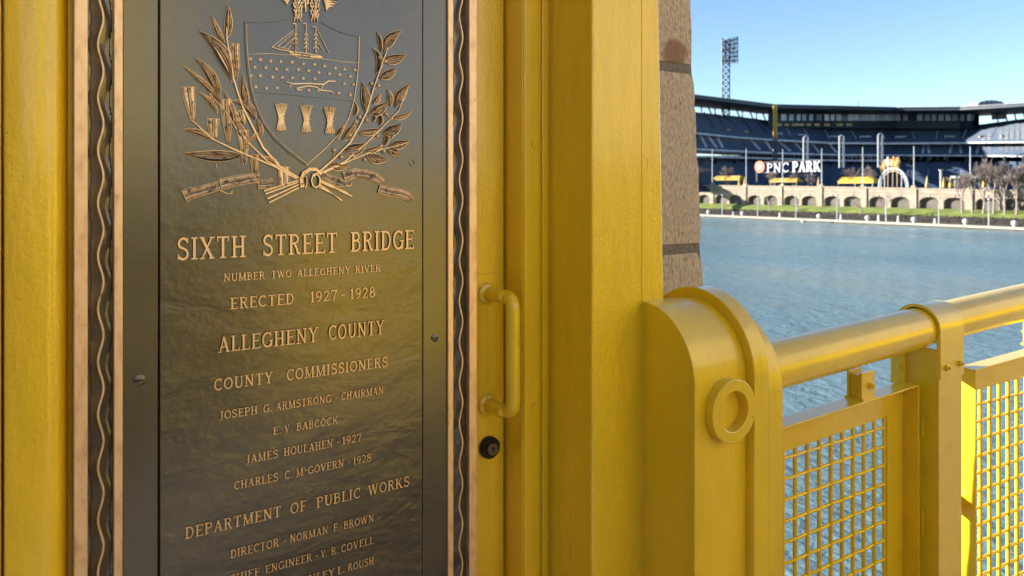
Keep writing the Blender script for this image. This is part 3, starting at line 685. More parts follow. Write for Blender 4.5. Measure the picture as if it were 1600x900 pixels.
# ship
r = Rel()
r.st([(487, 196), (520, 206), (565, 214), (625, 222), (688, 233)], .0018, .003)
r.st([(560, 214), (580, 226), (640, 234), (695, 238)], .0040, .0030, mt=2)
r.st([(560, 222), (600, 240), (660, 244)], .0014, .002)
for mx_, t0 in ((585, 98), (628, 98), (668, 112)):
    r.st([(mx_, t0), (mx_, 222)], .0016, .004); r.st([(mx_, t0), (mx_ - 12, t0 + 2)], .0022, .003)
    for i in range(4):
        f_ = i / 3; r.st([(mx_ - 8 - 3 * f_, 150 + 18 * i), (mx_, 136 + 18 * i), (mx_ + 8 + 3 * f_, 152 + 18 * i)], .0014, .0032, mt=0 if i % 2 else 2)
r.st([(585, 120), (487, 196)], .0011, .002); r.st([(580, 135), (512, 192), (556, 206), (580, 150)], .0010, .002); r.st([(575, 160), (535, 200)], .0010, .002)
r.st([(672, 118), (722, 218)], .0010, .002); r.st([(672, 160), (700, 215)], .0010, .002)
r.done('ship', CR)
# eagle legs, feathers and claws
r = Rel(); rn = random.Random(2)
for cu, sgn in ((592, -1), (662, 1)):
    for row in range(6):
        for q in range(4):
            uu = cu - 20 + q * 13 + (row % 2) * 6; vv = -18 + row * 15 + rn.uniform(-3, 3); ww = 1 - row * .07
            uu = cu + (uu - cu) * ww; r.st([(uu, vv), (uu + rn.uniform(-4, 4) + (cu - uu) * .25, vv + 20)], .0040, .0052, mt=2 if q % 2 else 0, taper=lambda s: 1 - .7 * s)
    for q in (-10, 0, 10): r.st([(cu + q * .4, 62), (cu + q, 78), (cu + q * 1.3, 92)], .0028, .004, taper=lambda s: 1.2 - .8 * s)
for i in range(7): r.st(curve((700 + i * 2, 4 + i * 7), (782 - i * 7, -26 + i * 9), -.25), .0034, .004, mt=0 if i % 2 else 2, taper=lambda s: .5 + .7 * math.sin(3.1 * s))
for i in range(4): r.st(curve((560 - i * 4, 2 + i * 6), (520 + i * 4, -18 + i * 6), .2), .0028, .004, mt=0 if i % 2 else 2)
r.st([(612, -30), (625, 10), (626, 50)], .0040, .004, mt=2); r.st([(640, -30), (634, 20)], .004, .004, mt=2)
r.done('eagle', CR)
# left branch: long corn leaves
TPs = lambda s: 1.25 - .75 * s
r = Rel()
r.st([(600, 738), (520, 690), (450, 610), (400, 510), (365, 440), (345, 380), (330, 330), (318, 250), (302, 170), (300, 110)], .0042, .004, taper=TPs, mt=0)
r.st([(560, 715), (470, 668), (400, 600), (340, 530), (300, 465), (230, 390)], .0030, .003, mt=0, taper=TPs)
r.st([(590, 740), (500, 690), (430, 660), (330, 618), (240, 575), (170, 510), (150, 495)], .0036, .0036, mt=0, taper=TPs)
stL = r.done('stalk', CR, label='left stalks of the branch')
for p0, p1, wd, bd, vn in [((328, 340), (190, 130), 62, .10, 2), ((300, 165), (302, 18), 34, .05, 2), ((292, 180), (240, 66), 24, -.04, 1), ((270, 410), (168, 240), 44, .10, 2), ((300, 445), (118, 272), 26, .03, 1),
                           ((372, 640), (122, 632), 48, -.04, 2), ((250, 580), (122, 535), 26, .06, 2), ((390, 450), (368, 310), 34, -.05, 1), ((440, 570), (428, 490), 26, .05, 1), ((420, 500), (318, 420), 40, .2, 2),
                           ((340, 540), (290, 380), 30, .05, 1), ((262, 470), (186, 385), 22, .1, 1), ((445, 550), (395, 590), 20, .1, 1), ((238, 360), (262, 470), 20, .05, 1), ((400, 600), (330, 470), 36, -.06, 2), ((520, 690), (440, 650), 24, .1, 1)]:
    r = Rel(); leaf(r, p0, p1, wd, bd, veins=vn); r.done('leaf', CR)
for pts, wd in [([(335, 182), (335, 220), (340, 270), (334, 325), (326, 345)], [34, 34, 30, 22, 12]),
                ([(143, 362), (145, 400), (152, 440), (158, 480), (158, 500)], [50, 46, 38, 24, 12]),
                ([(296, 412), (297, 450), (302, 500), (306, 550), (308, 592)], [44, 42, 36, 24, 8]),
                ([(368, 540), (369, 570), (374, 610), (374, 650), (373, 684)], [46, 40, 34, 22, 8]),
                ([(245, 492), (244, 515), (246, 545), (254, 570)], [50, 44, 34, 14]),
                ([(416, 640), (415, 670), (418, 710), (424, 757)], [34, 30, 24, 12]),
                ([(352, 460), (362, 490), (372, 515)], [46, 36, 16])]:
    r = Rel(); strap(r, pts, wd); r.done('folded_leaf', CR)
# right branch: laurel with berries
r = Rel()
r.st([(660, 730), (740, 660), (810, 590), (850, 520), (880, 460), (905, 370), (930, 300), (950, 240), (965, 200)], .0034, .004, mt=0, taper=TPs)
r.st([(690, 715), (790, 668), (880, 590), (960, 510), (1010, 460), (1050, 360)], .0028, .003, mt=0, taper=TPs)
r.st([(700, 715), (820, 660), (900, 628), (980, 610), (1050, 590)], .0026, .003, mt=0, taper=TPs)
for a, c in (((905, 372), (880, 460)), ((930, 355), (905, 375)), ((850, 485), (872, 505)), ((745, 625), (742, 662)), ((960, 472), (975, 490)), ((925, 565), (900, 580))): r.st([a, c], .0011, .002)
r.done('stalk', CR, label='right stalks of the laurel branch')
for p0, p1, wd, bd, vn in [((950, 215), (1024, 128), 48, -.12, 1), ((940, 215), (922, 130), 18, .05, 0), ((948, 245), (1040, 225), 44, .12, 1), ((918, 305), (905, 200), 26, .2, 0), ((932, 322), (1002, 278), 40, .1, 1),
                           ((872, 460), (858, 340), 38, .08, 1), ((885, 472), (968, 418), 44, .1, 2), ((905, 430), (935, 385), 26, .1, 1), ((1000, 445), (1056, 350), 44, -.08, 1), ((985, 490), (1066, 458), 22, .1, 1), ((975, 440), (965, 370), 24, .1, 1),
                           ((945, 550), (1022, 510), 46, .12, 2), ((845, 545), (945, 530), 30, .1, 1), ((780, 580), (828, 505), 40, .1, 2), ((782, 622), (880, 590), 52, .12, 2), ((870, 625), (950, 600), 26, .08, 1), ((880, 640), (968, 660), 40, .1, 1),
                           ((950, 605), (962, 540), 22, .1, 0), ((975, 600), (1056, 580), 38, .1, 1), ((965, 618), (1022, 652), 32, -.1, 1), ((935, 520), (930, 470), 20, .1, 0), ((906, 505), (908, 460), 14, .1, 0), ((724, 680), (808, 685), 34, .1, 2), ((830, 480), (832, 425), 18, .1, 0), ((755, 580), (800, 510), 22, -.1, 0), ((975, 575), (988, 545), 12, .1, 0)]:
    r = Rel(); leaf(r, p0, p1, wd, bd, veins=vn); r.done('leaf', CR)
b = MB(); b.ball((0, -.002, 0), .0036, 10); bm_ = b.mesh('berry_shape', [M['copper']])
for u, v in ((935, 238), (957, 255), (900, 347), (928, 355), (850, 484), (880, 498), (960, 472), (982, 491), (745, 622), (775, 650), (827, 649), (872, 661), (925, 564), (938, 604), (950, 626), (836, 505), (812, 560)):
    x, z = CZ(u, v); put('berry', bm_, CR, Vector((x, PQ, z)) - world_off(CR))
# ribbons, knot and stem ends
for pts, wd in [([(125, 812), (150, 800), (190, 792), (230, 778), (270, 768)], [52, 46, 40, 38, 38]), ([(275, 762), (320, 752), (370, 742), (410, 736), (436, 735)], [44, 42, 40, 40, 36]), ([(432, 762), (460, 762), (495, 755)], [34, 34, 38]),
                ([(700, 725), (735, 745), (770, 756), (790, 760)], [22, 30, 34, 20]), ([(785, 730), (830, 716), (880, 720), (920, 736), (944, 755)], [40, 36, 36, 36, 28]), ([(930, 780), (970, 792), (1020, 800), (1050, 812), (1066, 830)], [34, 34, 36, 34, 24]),
                ([(538, 690), (536, 720), (538, 765)], [44, 44, 40])]:
    r = Rel(); strap(r, pts, wd, .0046, 1); r.done('ribbon', CR)
r = Rel()
r.st([(612, 775), (606, 745), (616, 718), (640, 702), (668, 702), (690, 722)], .0105, .0060, mt=2, taper=lambda s: 1 - .45 * s); r.st([(606, 770), (600, 742), (612, 712), (640, 695), (672, 696)], .0016, .0064, mt=0)
r.st([(655, 770), (648, 745), (656, 722), (672, 718), (684, 740), (682, 765), (668, 776), (655, 770)], .0034, .0068, mt=0)
r.st([(624, 780), (630, 750), (626, 730)], .0022, .0066, mt=0)
r.done('knot', CR)
for a, c in (((600, 752), (460, 802)), ((602, 762), (468, 822)), ((606, 772), (476, 838)), ((598, 745), (455, 790)), ((686, 752), (818, 812)), ((684, 764), (776, 830)), ((682, 774), (750, 806)), ((688, 745), (800, 800))):
    r = Rel(); r.st([a, c], .0034, .0036, mt=0); r.done('stalk_end', CR)
r = Rel(); r.st([(272, 786), (300, 800), (322, 800), (322, 788)], .0018, .003); r.st([(790, 768), (812, 768), (818, 756)], .0018, .003); r.st([(255, 670), (262, 700)], .0012, .002); r.st([(1055, 672), (1068, 690)], .0010, .001, mt=1); r.st([(1070, 662), (1082, 680)], .0010, .001, mt=1)
r.done('ribbon_curl', CR)

# ---------------------------------------------------------------- railing end post
EP = thing('railing_end_post', (1.1, Pc, 0), 'yellow round-topped end post with a raised ring, against the tower', 'post')
ZE = ZC - .352
def roundtop(x0, x1, r_, zc, yb=None, n=28):
    ring = []
    for i in range(n + 1):
        a = R(180 * i / n); ring.append((Pc - r_ * math.cos(a), zc + r_ * math.sin(a)))
    ring.append((Pc + r_, -.05)); ring.append((Pc - r_, -.05))
    b = MB(); b.prism([(x0, y, z) for y, z in ring], [(x1, y, z) for y, z in ring], 0, True)
    for i in (n, n + 1, n + 2): b.smooth[2 + i] = False
    return b
pf = Xe / onY(1085, 0, 1).x; rad = Pc - pf
xa_ = onY(1113, 0, pf).x; xb_ = onY(1178, 0, pf - .015).x; xc_ = onY(1201, 0, pf - .015).x; xd_ = onY(1222, 0, pf - .012).x
part('end_strip', roundtop(Xe + .0005, xa_, rad, ZE), M['yellow'], EP, bevel=.0015)
part('recessed_band', roundtop(xa_ + .0003, xb_ - .0003, rad - .0025, ZE), M['yellow'], EP)
part('raised_rib', roundtop(xb_, xc_, rad + .016, ZE), M['yellow'], EP, bevel=.002)
part('outer_strip', roundtop(xc_ + .0003, xd_, rad + .0145, ZE - .036), M['yellow'], EP, bevel=.002)
c = onY(1147, 643, pf - .016); b = MB(); nn_ = 48; ro, ri = .0575, .0365; y0, y1 = pf - .018, pf + .004
rings = []
for i in range(nn_ + 1):
    a = 2 * math.pi * i / nn_; ca, sa = math.cos(a), math.sin(a)
    rings.append([(c.x + ri * ca, y1, c.z + ri * sa), (c.x + ri * ca, y0 + .001, c.z + ri * sa), (c.x + (ri + .0015) * ca, y0, c.z + (ri + .0015) * sa), (c.x + (ro - .0015) * ca, y0, c.z + (ro - .0015) * sa), (c.x + ro * ca, y0 + .001, c.z + ro * sa), (c.x + ro * ca, y1, c.z + ro * sa)])
b.grid(rings, 0, False); part('ring', b, M['yellow'], EP)

# ---------------------------------------------------------------- railing
RL = thing('railing', (2, 1.06, 0), 'yellow tubular handrail with wire mesh panels and a clamped post above the river', 'railing')
PT = Pc
Ta, Tb = onY(1222, 567.5, PT), onY(1462, 505, PT); sl = (Tb.z - Ta.z) / (Tb.x - Ta.x)
TR = .0525
KX = 2.005; KZ = Ta.z + sl * (KX - Ta.x); AN = R(-3.6)
def bay2(x, y, z):                       # second bay turns slightly at the post
    dx, dy = x - KX, y - PT; ca, sa = math.cos(AN), math.sin(AN)
    return (KX + dx * ca - dy * sa, PT + dx * sa + dy * ca, z)
b = MB(); b.tube([(1.1, PT, Ta.z + sl * (1.1 - Ta.x)), (KX, PT, KZ)], TR, 40); part('top_rail', b, M['yellow_smooth'], RL)
sl2 = .056
b = MB(); b.tube([(KX, PT, KZ), bay2(KX + 6, PT, KZ + sl2 * 6)], TR, 40); part('top_rail', b, M['yellow_smooth'], RL, label='top rail of the sunlit second bay')
# post: a channel, clamp band over the tube with two bolts
pf2 = PT - TR - .0055
X0, X1 = onY(1467, 0, pf2).x, onY(1503, 0, pf2).x
zcl = onY(1485, 590, pf2 - .004).z
b = MB(); zt_ = KZ - TR * .2
b.box(X0, X1, pf2, pf2 + .006, -.05, KZ - .02); b.box(X0, X0 + .007, pf2 + .006, pf2 + .118, -.05, KZ - TR * .95)
ps = part('post', b, M['yellow_smooth'], RL, bevel=.0015)
b = MB(); xcA, xcB = X0 + .002, X1 + .004; prof = []
ro_, ri_ = TR + .0085, TR + .0005
for i in range(31): a = R(180 * i / 30); prof.append((PT - ro_ * math.cos(a), KZ + ro_ * math.sin(a)))
prof += [(PT + ro_, zcl), (PT + ri_, zcl)]
for i in range(31): a = R(180 - 180 * i / 30); prof.append((PT - ri_ * math.cos(a), KZ + ri_ * math.sin(a)))
prof += [(PT - ri_ , zcl), (PT - ro_, zcl)]
k = len(prof); lo = [(xcA, y, z) for y, z in prof]; hi = [(xcB, y, z) for y, z in prof]
b.v += lo + hi
for i in range(k):
    j = (i + 1) % k; b.face((i, j, k + j, k + i), 0, i not in (30, 31, 32, 63, 64))
half = 33
for side_ in (0, k):
    for i in range(30): b.face((side_ + i, side_ + i + 1, side_ + 63 - i - 1, side_ + 63 - i), 0)
    b.face((side_ + 30, side_ + 31, side_ + 32, side_ + 33)); b.face((side_ + 63, side_ + 64, side_ + 65 if 65 < k else side_ + 64, side_ + 0)) if k > 65 else b.face((side_ + 63, side_ + 64, side_ + 0))
cl = part('clamp_band', b, M['yellow_smooth'], RL)
hexa = lambda c, r_, d_, ax: [(c[0] + (0 if ax == 0 else r_ * math.cos(R(60 * i))), c[1] + (r_ * math.cos(R(60 * i)) if ax == 0 else 0), c[2] + r_ * math.sin(R(60 * i))) for i in range(6)]
def bolt(c, ax, d_, parent, r_=.0085):
    b = MB(); lo = hexa(c, r_, d_, ax); v = [0, 0, 0]; v[ax] = d_; hi = [(p[0] + v[0], p[1] + v[1], p[2] + v[2]) for p in lo]
    b.prism(lo, hi); c2 = [c[i] + v[i] for i in range(3)]; c3 = [c[i] + v[i] * 1.7 for i in range(3)]; b.tube([c2, c3], r_ * .5, 8)
    o = part('bolt', b, M['yellow_smooth'], None, bevel=.0008); o.parent = parent; o.location = -world_off(parent)
yb_ = PT - ro_
for px, py in ((1479, 574.5), (1499, 567.5)):
    c = onY(px, py, yb_); bolt((c.x, yb_, c.z), 1, -.007, cl)
# gusset plates seen on the dark side of the post
for py0, py1 in ((640, 672), (782, 825)):
    a, c = onY(1445, py0, 1.06), onY(1445, py1, 1.06); b = MB(); b.box(X0 - .006, X0 - .0004, 1.035, 1.068, c.z, a.z); o = part('gusset', b, M['yellow_smooth'], None, bevel=.001); o.parent = ps; o.location = -world_off(ps)
b = MB(); a = onY(1412, 557, 1.10); b.box(X0 - .010, X0 - .0003, 1.082, 1.118, a.z - .07, a.z + .02); o = part('gusset', b, M['yellow_smooth'], None, bevel=.001); o.parent = ps; o.location = -world_off(ps)
bolt((X0 - .010, 1.09, a.z - .02), 0, -.006, ps)

def panel(xa, xb, y_w, y_f, ztop, slope, xref, xf, pitch, phase_x, phase_z, zbot, rw=.0054):
    """angle-iron frame with wire mesh; xf maps (x,y,z) into place"""
    P_ = bpy.data.objects.new('mesh_panel', None); C.objects.link(P_); P_.parent = RL
    P_.location = Vector(xf((xa + xb) / 2, y_w, zbot)) - Vector(RL.location)
    def pt_(b, nm, bev=.0015):
        b.v = [xf(*v) for v in b.v]; o = part(nm, b, M['yellow_smooth'], None, bevel=bev); o.parent = P_; o.location = -world_off(P_); return o
    zt = lambda x: ztop + slope * (x - xref)
    W = .078; T = .005
    b = MB(); b.box(xa, xb, y_w, y_w + T, -W, -T, 0); b.box(xa, xb, y_f, y_w + T, -T, 0)
    b.v = [(x, y, z + zt(x)) for x, y, z in b.v]; pt_(b, 'top_angle')
    b = MB(); b.box(xa + W, xb - W, y_w, y_w + T, 0, W); b.box(xa + W, xb - W, y_f, y_w + T, -T, 0)
    b.v = [(x, y, z + zbot + slope * (x - xref)) for x, y, z in b.v]; pt_(b, 'bottom_angle')
    for s_, x_ in ((1, xa), (-1, xb)):
        x2 = x_ + s_ * W; b = MB(); a, c = sorted((x_ + s_ * T, x2)); b.box(a, c, y_w + .0003, y_w + T - .0003, zbot, zt(x_) - T - .002 - .07)
        a, c = sorted((x_, x_ + s_ * T)); b.box(a, c, y_f, y_w + T - .0003, zbot, zt(x_) - T - .0005); pt_(b, 'side_angle')
    for x_, s_ in ((xb, -1), (xa, 1)):
        b = MB(); n_ = 12; z0_ = zt(x_) - T; b.tube([(x_ + s_ * (T + (W - T) * q / n_), y_w - .0002, z0_ - (W - T) * q / n_ + .0006 * (q % 2)) for q in range(n_ + 1)], .0011, 5); pt_(b, 'weld_bead', 0)
    yw = y_w + T + .004
    x = phase_x
    xs_ = []
    while x < xb - W + .004:
        if x > xa + W - .004: xs_.append(x)
        x += pitch[0]
    for x in xs_:
        zb = zbot + slope * (x - xref) + W - .01; ztp = zt(x) - W + .01; n_ = int((ztp - zb) / (pitch[1] / 2)); pts = [(x, yw, zb), (x, yw, ztp)]
        b = MB(); b.tube([xf(*p) for p in pts], rw, 10); o = part('wire', b, M['yellow_smooth'], None); o.parent = P_; o.location = -world_off(P_)
    z = phase_z
    while z > zbot + .03:
        x0_, x1_ = xa + W - .01, xb - W + .01
        za = zt(x0_) - W
        if z > zt(x0_) - W + .004: x0_ = xref + (z + W - .004 - ztop) / slope
        if x0_ < x1_ - .02:
            pts = []; n_ = int((x1_ - x0_) / (pitch[0] / 2)) + 1
            for i in range(n_ + 1):
                x = x0_ + (x1_ - x0_) * i / n_; ph = (x - phase_x) / pitch[0] * math.pi; pts.append((x, yw - .0012 * math.cos(ph), z + 0))
            b = MB(); b.tube([xf(*p) for p in pts], rw * .82, 8); o = part('wire', b, M['yellow_smooth'], None); o.parent = P_; o.location = -world_off(P_)
        z -= pitch[1]
    return P_
yF, yW = 1.034, 1.074
cT = onY(1437, 601, yF); cL = onY(1223, 668.5, yF)
s1 = (cT.z - cL.z) / (cT.x - cL.x)
w1 = onY(1242.2, 0, yW + .009).x; w9 = onY(1381, 0, yW + .009).x; pchx = (w9 - w1) / 8
zr = onY(1377, 620 + 220 * .2222, yW + .009); pchz = (onY(1377, 668.9, yW + .009).z - onY(1377, 620 + 750 * .2222, yW + .009).z) / 4
idn = lambda x, y, z: (x, y, z)
panel(1.20, cT.x, yW, yF, cT.z, s1, cT.x, idn, (pchx, pchz), w1 - 6 * pchx, zr.z + pchz, .15)
yF2, yW2 = 1.000, 1.040
cU = onY(1521, 577, yF2); xL2 = KX + (cU.x - KX)
panel(xL2, xL2 + 1.9, yW2, yF2, cU.z, s1 + .012, xL2, bay2, (.0478, pchz), xL2 + .012 - .0 + .004, cU.z - .07, .18)
# the hanging brackets between rail and panels
def bracket(x, xf, ztube, ztop_, yc):
    o_ = bpy.data.objects.new('rail_bracket', None); C.objects.link(o_); o_.parent = RL; o_.location = Vector(xf(x, yc, ztop_)) - Vector(RL.location)
    for y0, y1, wd in ((-.021, -.013, .027), (.013, .019, .027)):
        b = MB(); b.box(x - wd, x + wd, yc + y0, yc + y1, ztop_ + .0005, ztube - .018); b.v = [xf(*v) for v in b.v]
        o = part('bracket_plate', b, M['yellow_smooth'], None, bevel=.001); o.parent = o_; o.location = -world_off(o_)
    b = MB(); b.box(x - .029, x + .029, yc - .026, yc + .024, ztop_ - .004, ztop_ + .004); b.box(x - .022, x + .010, yc - .0125, yc + .0125, ztop_ + .004, ztube - .025); b.v = [xf(*v) for v in b.v]; o = part('bracket_foot', b, M['yellow_smooth'], None, bevel=.001); o.parent = o_; o.location = -world_off(o_)
    z = (ztop_ + ztube) / 2 - .01
    b = MB(); lo = hexa((x + .006, yc - .021, z), .0085, 0, 1); b.prism(lo, [(p[0], p[1] - .007, p[2]) for p in lo]); b.tube([(x + .006, yc + .036, z), (x + .006, yc - .034, z)], .0045, 10)
    lo = hexa((x + .006, yc + .019, z), .0085, 0, 1); b.prism(lo, [(p[0], p[1] + .007, p[2]) for p in lo]); b.v = [xf(*v) for v in b.v]
    o = part('bolt', b, M['yellow_smooth'], None); o.parent = o_; o.location = -world_off(o_)
bx = onY(1355, 600, 1.045).x
bracket(bx, idn, Ta.z + sl * (bx - Ta.x) - TR, cT.z + s1 * (bx - cT.x), 1.063)
bx2 = 2.53; bracket(bx2, bay2, KZ + sl2 * (bx2 - KX) - TR, cU.z + (s1 + .012) * (bx2 - xL2), 1.055)
# lower clip between post and the second panel
b = MB(); b.box(X1 - .004, xL2 + .004, yW2 - .01, yW2 + .02, .62, .66); o = part('panel_clip', b, M['yellow_smooth'], RL, bevel=.001)

# ---------------------------------------------------------------- far bank: arcade wall
def wtop(Y): return ZC + itp(Y, [(120, -1.0), (160, -.2), (200, .45), (265, 1.2), (330, 1.6)])
WL = thing('arcade_wall', (XW, 200, ZB), 'long tan stone retaining wall with arched recesses above the river bank', 'wall')
pY = [onX(x, 0, XW).y for x in (1113, 1166, 1223, 1284, 1348, 1428, 1516)]
per = (pY[0] - pY[-1]) / 6; cells = []
Y0 = pY[0] + 3 * per; ny = 13
for i in range(ny):
    yp = Y0 - i * per
    b = MB(); b.box(XW - .6, XW - .003, yp - 1.1, yp + 1.1, ZB - 1, wtop(yp) + .35); part('pilaster', b, M['wall_stone'], WL)
    for j in range(2):
        ya = yp - 1.1 - j * (per - 2.2) / 2; L = (per - 2.2) / 2; ybq = ya - L; cy = (ya + ybq) / 2; hw = L * .415
        b = MB(); x = XW; spring = ZC - 5.75; rise = 2.05; pts = []
        for q in range(13):
            a = R(180 * q / 12); pts.append((cy + hw * math.cos(a), spring + rise * math.sin(a)))
        pts = [(cy + hw, ZB - 1)] + pts + [(cy - hw, ZB - 1)]
        top = lambda y: wtop(y)
        # front face around the opening
        outer = [(ya, ZB - 1)] + [(ya, spring)] + [(ya + (ybq - ya) * q / 10, top(ya + (ybq - ya) * q / 10)) for q in range(0, 11)] + [(ybq, spring), (ybq, ZB - 1)]
        for q in range(len(pts) - 1): b.quad((x, pts[q][0], pts[q][1]), (x, outer[q][0], outer[q][1]), (x, outer[q + 1][0], outer[q + 1][1]), (x, pts[q + 1][0], pts[q + 1][1]))
        for q in range(len(pts) - 1): b.quad((x, pts[q][0], pts[q][1]), (x, pts[q + 1][0], pts[q + 1][1]), (x + 2.2, pts[q + 1][0], pts[q + 1][1]), (x + 2.2, pts[q][0], pts[q][1]))
        part('arch_bay', b, M['wall_stone'], WL)
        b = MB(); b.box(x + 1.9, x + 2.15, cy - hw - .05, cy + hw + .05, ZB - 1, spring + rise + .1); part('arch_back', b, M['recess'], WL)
        b = MB(); b.box(x - .25, x - .002, cy - .35, cy + .35, spring + rise + .02, spring + rise + .9); part('keystone', b, M['wall_trim'], WL)
    ya, ybq = yp, yp - per
    for dz, h_, pr in ((-.35, .40, .45), (-2.3, .16, .12), (-3.4, .12, .1)):
        b = MB(); b.prism([(XW - pr, ya - 1.1, wtop(ya) + dz), (XW + 1.5, ya - 1.1, wtop(ya) + dz), (XW + 1.5, ya - 1.1, wtop(ya) + dz + h_), (XW - pr, ya - 1.1, wtop(ya) + dz + h_)],
                          [(XW - pr, ybq + 1.1, wtop(ybq) + dz), (XW + 1.5, ybq + 1.1, wtop(ybq) + dz), (XW + 1.5, ybq + 1.1, wtop(ybq) + dz + h_), (XW - pr, ybq + 1.1, wtop(ybq) + dz + h_)])
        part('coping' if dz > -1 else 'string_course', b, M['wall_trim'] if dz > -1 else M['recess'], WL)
ORD = ['leftmost', 'second', 'third', 'fourth', 'fifth', 'sixth', 'seventh', 'eighth', 'ninth', 'tenth', 'eleventh', 'twelfth']
def nth(i, n): return 'leftmost' if i == 0 else ('rightmost' if i == n - 1 else ORD[i])
# flagpoles on the pilasters
tops = (233, 232, 233, 232, 230, 228.5, 229)
for i, (x, ty) in enumerate(zip((1113, 1166, 1223, 1284, 1348, 1428, 1516), tops)):
    p = onX(x, ty, XW - .5); q = onX(x, 290, XW - .5); zb_2 = wtop(q.y) + .35
    t = thing('flagpole', (p.x, p.y, zb_2), f'{nth(i, 7)}' + (' of the seven' if i in (0, 6) else ' from the left of the seven') + ' slim white poles on the arcade wall', 'pole', 'white poles on the arcade wall')
    b = MB(); b.tube([(p.x, p.y, zb_2), (p.x, p.y, p.z)], [.25, .15], 8); part('pole', b, M['white_steel'], t)
    b = MB(); b.box(p.x - .6, p.x + .6, p.y - .8, p.y + .8, zb_2 + .003, zb_2 + .6); part('pole_base', b, M['wall_trim'], t)
# river-bank balls, lamps and bollards
def pxbank(x, y): # point on the quay at pixel column x
    return onX(x, y, XQ + 4.0)
bl = (1107, 1160, 1279.6, 1355.5, 1428, 1508.6, 1585)
for i, x in enumerate(bl):
    p = pxbank(x, 335); r_ = .95; b = MB(); b.ball((p.x, p.y, ZQ + r_ * 1.25), r_, 12, 0); b.tube([(p.x, p.y, ZQ), (p.x, p.y, ZQ + .5)], [.6, .4], 8, 1)
    solo('ball_ornament', b, [M['ball'], M['lamp_metal']], (p.x, p.y, ZQ), nth(i, 7) + ('' if i in (0, 6) else ' from the left') + ' white ball ornament on the riverside quay', 'ornament', 'white balls along the quay')
lp = [(1128.6, 306), (1184, 306), (1243.7, 308), (1307.8, 306), (1384.5, 309), (1467, 311), (1545, 313)]
for i, (x, ty) in enumerate(lp):
    p = onX(x, ty, XQ + 2.2); t = thing('quay_lamp', (p.x, p.y, ZQ), nth(i, 7) + ('' if i in (0, 6) else ' from the left') + ' grey lamp post standing on the riverside quay', 'lamp post', 'lamp posts along the quay')
    b = MB(); b.tube([(p.x, p.y, ZQ), (p.x, p.y, p.z)], [.22, .13], 8); part('lamp_pole', b, M['lamp_metal'], t)
    b = MB(); b.ball((p.x, p.y, p.z + .3), .5, 8, 0, (1, 1, .7)); part('lamp_head', b, M['ball'], t)
for i, (x, hh) in enumerate(((1146, 1.8), (1218.6, 2.0), (1314, 2.2), (1373, 2.4), (1403.7, 2.3), (1461, 1.8))):
    p = pxbank(x, 335); b = MB(); b.tube([(p.x, p.y, ZQ), (p.x, p.y, ZQ + hh * .75), (p.x, p.y, ZQ + hh * .8), (p.x, p.y, ZQ + hh)], [.55, .38, .5, .3], 8)
    solo('mooring_bollard', b, M['ball'] if i % 2 else M['lamp_metal'], (p.x, p.y, ZQ), nth(i, 6) + ('' if i in (0, 5) else ' from the left') + ' short stone bollard between the balls on the quay', 'bollard', 'short bollards on the quay')
b = MB(); p = onX(1253, 340, XQ - .6); b.box(p.x, p.x + .25, p.y - .5, p.y + .5, ZR - .5, ZQ - .01); solo('quay_ladder', b, M['quay'], (p.x, p.y, ZR), 'pale fender post on the face of the quay at the waterline', 'fender')
b = MB(); p = onX(1288, 340, XQ - .5); b.box(p.x, p.x + .14, p.y - 3.2, p.y + 3.2, ZR - .5, ZQ - .62); solo('outfall', b, M['black'], (p.x, p.y, ZR), 'dark outfall opening in the quay face beside the fender', 'outfall')

# ---------------------------------------------------------------- bare trees
def tree(name, base, h, spread, label, seed, dens=220, thick=.22, tm='bark', grp='bare trees near the arcade wall'):
    rn = random.Random(seed); t = thing(name, base, label, 'tree', grp); b = MB(); tw = MB(); B = Vector(base); tips = []
    def br(p, d, L, r_, lvl, mb):
        q = p + d * L; m = p + d * L * .5 + Vector((rn.uniform(-1, 1), rn.uniform(-1, 1), 0)) * L * .05
        r_ = max(r_, .055); mb.tube([p, m, q], [r_, r_ * .85, r_ * .7], 5 if lvl < 2 else 3, cap=False)
        if lvl >= 4: return
        for i in range(3 if dens < 2 else (5 if lvl in (1, 2) else 4)):
            nd = (d + Vector((rn.uniform(-1, 1), rn.uniform(-1, 1), rn.uniform(-.15, .55))) * spread).normalized()
            br(p + d * L * rn.uniform(.55, 1), nd, L * rn.uniform(.55, .75), r_ * .58, lvl + 1, tw if lvl + 1 > 1 else b)
    br(B, Vector((0, 0, 1)), h * .38, thick, 0, b)
    if not tw.v: tw.v = [(0, 0, 0)] * 3; tw.face((0, 1, 2))
    part('trunk', b, M[tm], t); part('crown', tw, M['twig'] if dens > 1 else M[tm], t); return t
for i, (x, ty, lb) in enumerate(((1202, 300, 'pale young bare tree before the fourth flagpole'), (1247, 298, 'pale young bare tree below the middle of the stadium sign'), (1344, 294, 'pale young bare tree beside the fifth flagpole'), (1020, 300, 'pale young bare tree at the left end of the bank'), (1384, 296, 'pale young bare tree below the golden arch'))):
    if i == 3: continue
    p = onX(x, ty, XQ + 12); z0 = ZQ + 2.2; tree('young_tree', (p.x, p.y, z0), p.z - z0, .75, lb, 20 + i, 0, .32)
